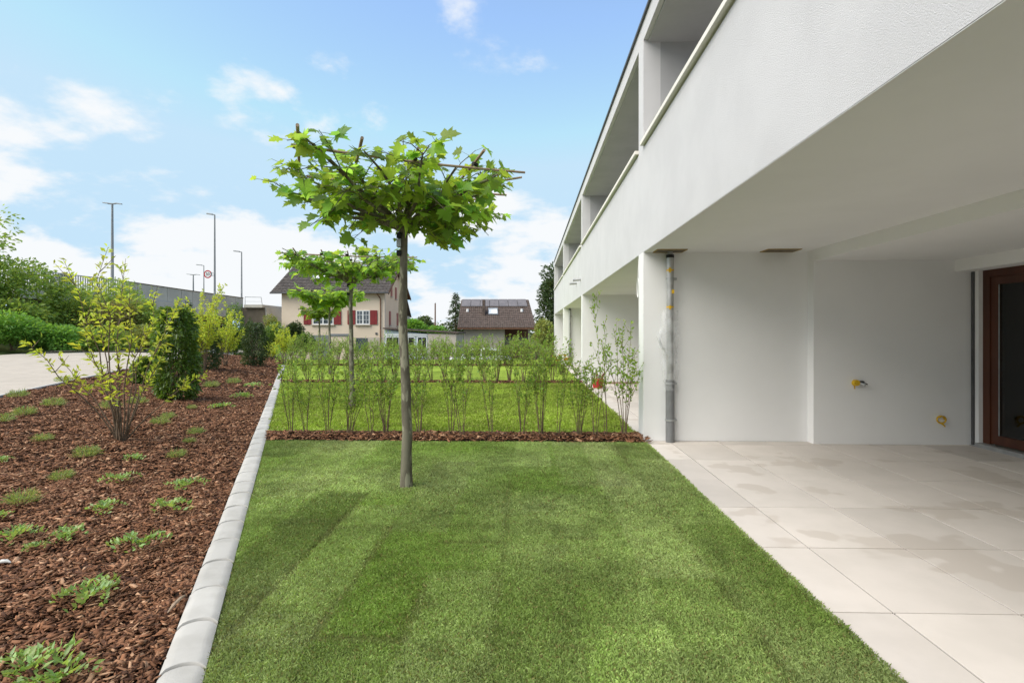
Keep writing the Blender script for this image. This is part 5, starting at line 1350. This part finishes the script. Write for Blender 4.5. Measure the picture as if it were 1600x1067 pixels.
# ---- speed limit sign on the lamp post
sp = at(324.5, 428.5, 45.35)
sg = tag(empty('speed_sign', sp), 'round red and white 50 speed limit sign on lamp post', 'sign')
def disc(r0, r1, y, n=28):
    mb = MB(); v = []
    for rr_ in (r0, r1):
        for k in range(n): v.append((rr_ * math.cos(2*math.pi*k/n), y, rr_ * math.sin(2*math.pi*k/n)))
    return mb.add(v, [(k, (k+1) % n, n + (k+1) % n, n + k) for k in range(n)])
MB().tube([(0, 0.02, 0), (0, 0, 0)], 0.34, 28).build('plate', M['white'], sg)
disc(0.245, 0.335, -0.004).build('red_ring', M['signred'], sg)
cu_ = bpy.data.curves.new('digits', 'FONT'); cu_.body = '50'; cu_.size = 0.34; cu_.align_x = 'CENTER'; cu_.align_y = 'CENTER'; cu_.extrude = 0.002
to = bpy.data.objects.new('digits', cu_); COL.objects.link(to); bpy.context.view_layer.update()
dm = bpy.data.meshes.new_from_object(to.evaluated_get(bpy.context.evaluated_depsgraph_get())); bpy.data.objects.remove(to)
dm.materials.clear(); dm.materials.append(M['black']); obj('digits', dm, sg, (0, -0.008, 0), (R(90), 0, 0))
lx = at(335.5, 428, 45.5).x - sp.x
MB().tube([(0.2, 0.05, 0.1), (lx, 0.12, 0.1)], 0.02, 6).tube([(0.2, 0.05, -0.1), (lx, 0.12, -0.1)], 0.02, 6).build('bracket', M['galv'], sg)
bx('small_plate', M['steel_grey'], sg, lx - 0.24, lx - 0.13, -0.02, 0.0, -0.17, 0.17)

# ================================================================== CAR in the parking court
def car(cx, cy, z, label):
    t = tag(empty('parked_car', (cx, cy, z)), label, 'car')
    # stations along X: x, bottom, belt height, half width
    st = [(-2.08,.34,.58,.60),(-2.0,.24,.70,.74),(-1.7,.20,.80,.82),(-1.1,.18,.88,.86),(-0.4,.18,.92,.87),(0.4,.18,.93,.87),(1.2,.18,.95,.86),(1.75,.22,.93,.82),(2.0,.28,.84,.74),(2.06,.36,.62,.62)]
    rings = []
    for x, zb, zt, hw_ in st:
        zm = (zb + zt) / 2
        rings.append([(x,-hw_*.86,zb),(x,-hw_,zb+.14),(x,-hw_,zm+.08),(x,-hw_*.95,zt),(x,0,zt+.03),(x,hw_*.95,zt),(x,hw_,zm+.08),(x,hw_,zb+.14),(x,hw_*.86,zb)])
    v = [p for r_ in rings for p in r_]; m = 9; f = []
    for i in range(len(rings)-1):
        for k in range(m): a, b = i*m+k, i*m+(k+1) % m; f.append((a, b, b+m, a+m))
    f += [tuple(range(m-1,-1,-1)), tuple(range((len(rings)-1)*m, len(rings)*m))]
    MB().add(v, f).build('body', M['carpaint'], t, smooth=True)
    gl = [(-1.15,.88,.80),(-0.35,1.40,.60),(0.55,1.45,.61),(1.35,1.33,.58),(1.85,.95,.74)]
    v = []
    for x, zt, hw_ in gl: v += [(x,-hw_,zt),(x,hw_,zt)]
    lowr = [(-1.15,.86,.82),(-0.35,.90,.83),(0.55,.92,.83),(1.35,.93,.82),(1.85,.92,.78)]
    b = len(v)
    for x, zt, hw_ in lowr: v += [(x,-hw_,zt),(x,hw_,zt)]
    f = []
    for i in range(4): f += [(2*i,2*i+2,2*i+3,2*i+1), (b+2*i,b+2*i+2,2*i+2,2*i), (b+2*i+1,2*i+1,2*i+3,b+2*i+3)]
    f += [(0,1,b+1,b),(8,b+8,b+9,9)]
    MB().add(v, f).build('cabin', M['carpaint'], t)
    for sgn in (-1, 1):
        for q in ([(-0.98,.95),(-0.33,1.34),(0.18,1.37),(0.18,.97)], [(0.26,.97),(0.26,1.37),(1.22,1.28),(1.45,1.0)]):
            def wy(x, z_): return sgn * (.835 - (z_ - .9) * .42 + .012)
            vv = [(x, wy(x, z_), z_) for x, z_ in q]; MB().add(vv, [(0,1,2,3)]).build('side_window', M['pane_dark'], t)
    MB().add([(-1.10,-.70,.93),(-1.10,.70,.93),(-.40,.54,1.375),(-.40,-.54,1.375)], [(0,1,2,3)]).build('windscreen', M['pane_dark'], t, loc=(-0.02, 0, 0.02))
    MB().add([(1.80,-.66,1.0),(1.80,.66,1.0),(1.40,.52,1.30),(1.40,-.52,1.30)], [(0,1,2,3)]).build('rear_window', M['pane_dark'], t, loc=(0.02, 0, 0.02))
    for wx in (-1.3, 1.25):
        for sgn in (-1, 1):
            wo = MB().tube([(wx, sgn*.70, .31), (wx, sgn*.885, .31)], .31, 20).build('wheel', M['black'], t, smooth=True)
            MB().tube([(wx, sgn*.88, .31), (wx, sgn*.895, .31)], .2, 14).build('rim', M['galv'], wo, smooth=True)
    for sgn in (-1, 1):
        MB().box(-2.03, -1.9, sgn*.6 - .12, sgn*.6 + .12, .58, .68).build('headlight', M['galv'], t); MB().box(1.93, 2.03, sgn*.62 - .1, sgn*.62 + .1, .66, .8).build('tail_light', M['red'], t)
p = at(748, 520, 34.5); car(p.x, 34.5, float(hz(p.x, 34.5)) + 0.01, 'white parked car half hidden behind the hedge rows')
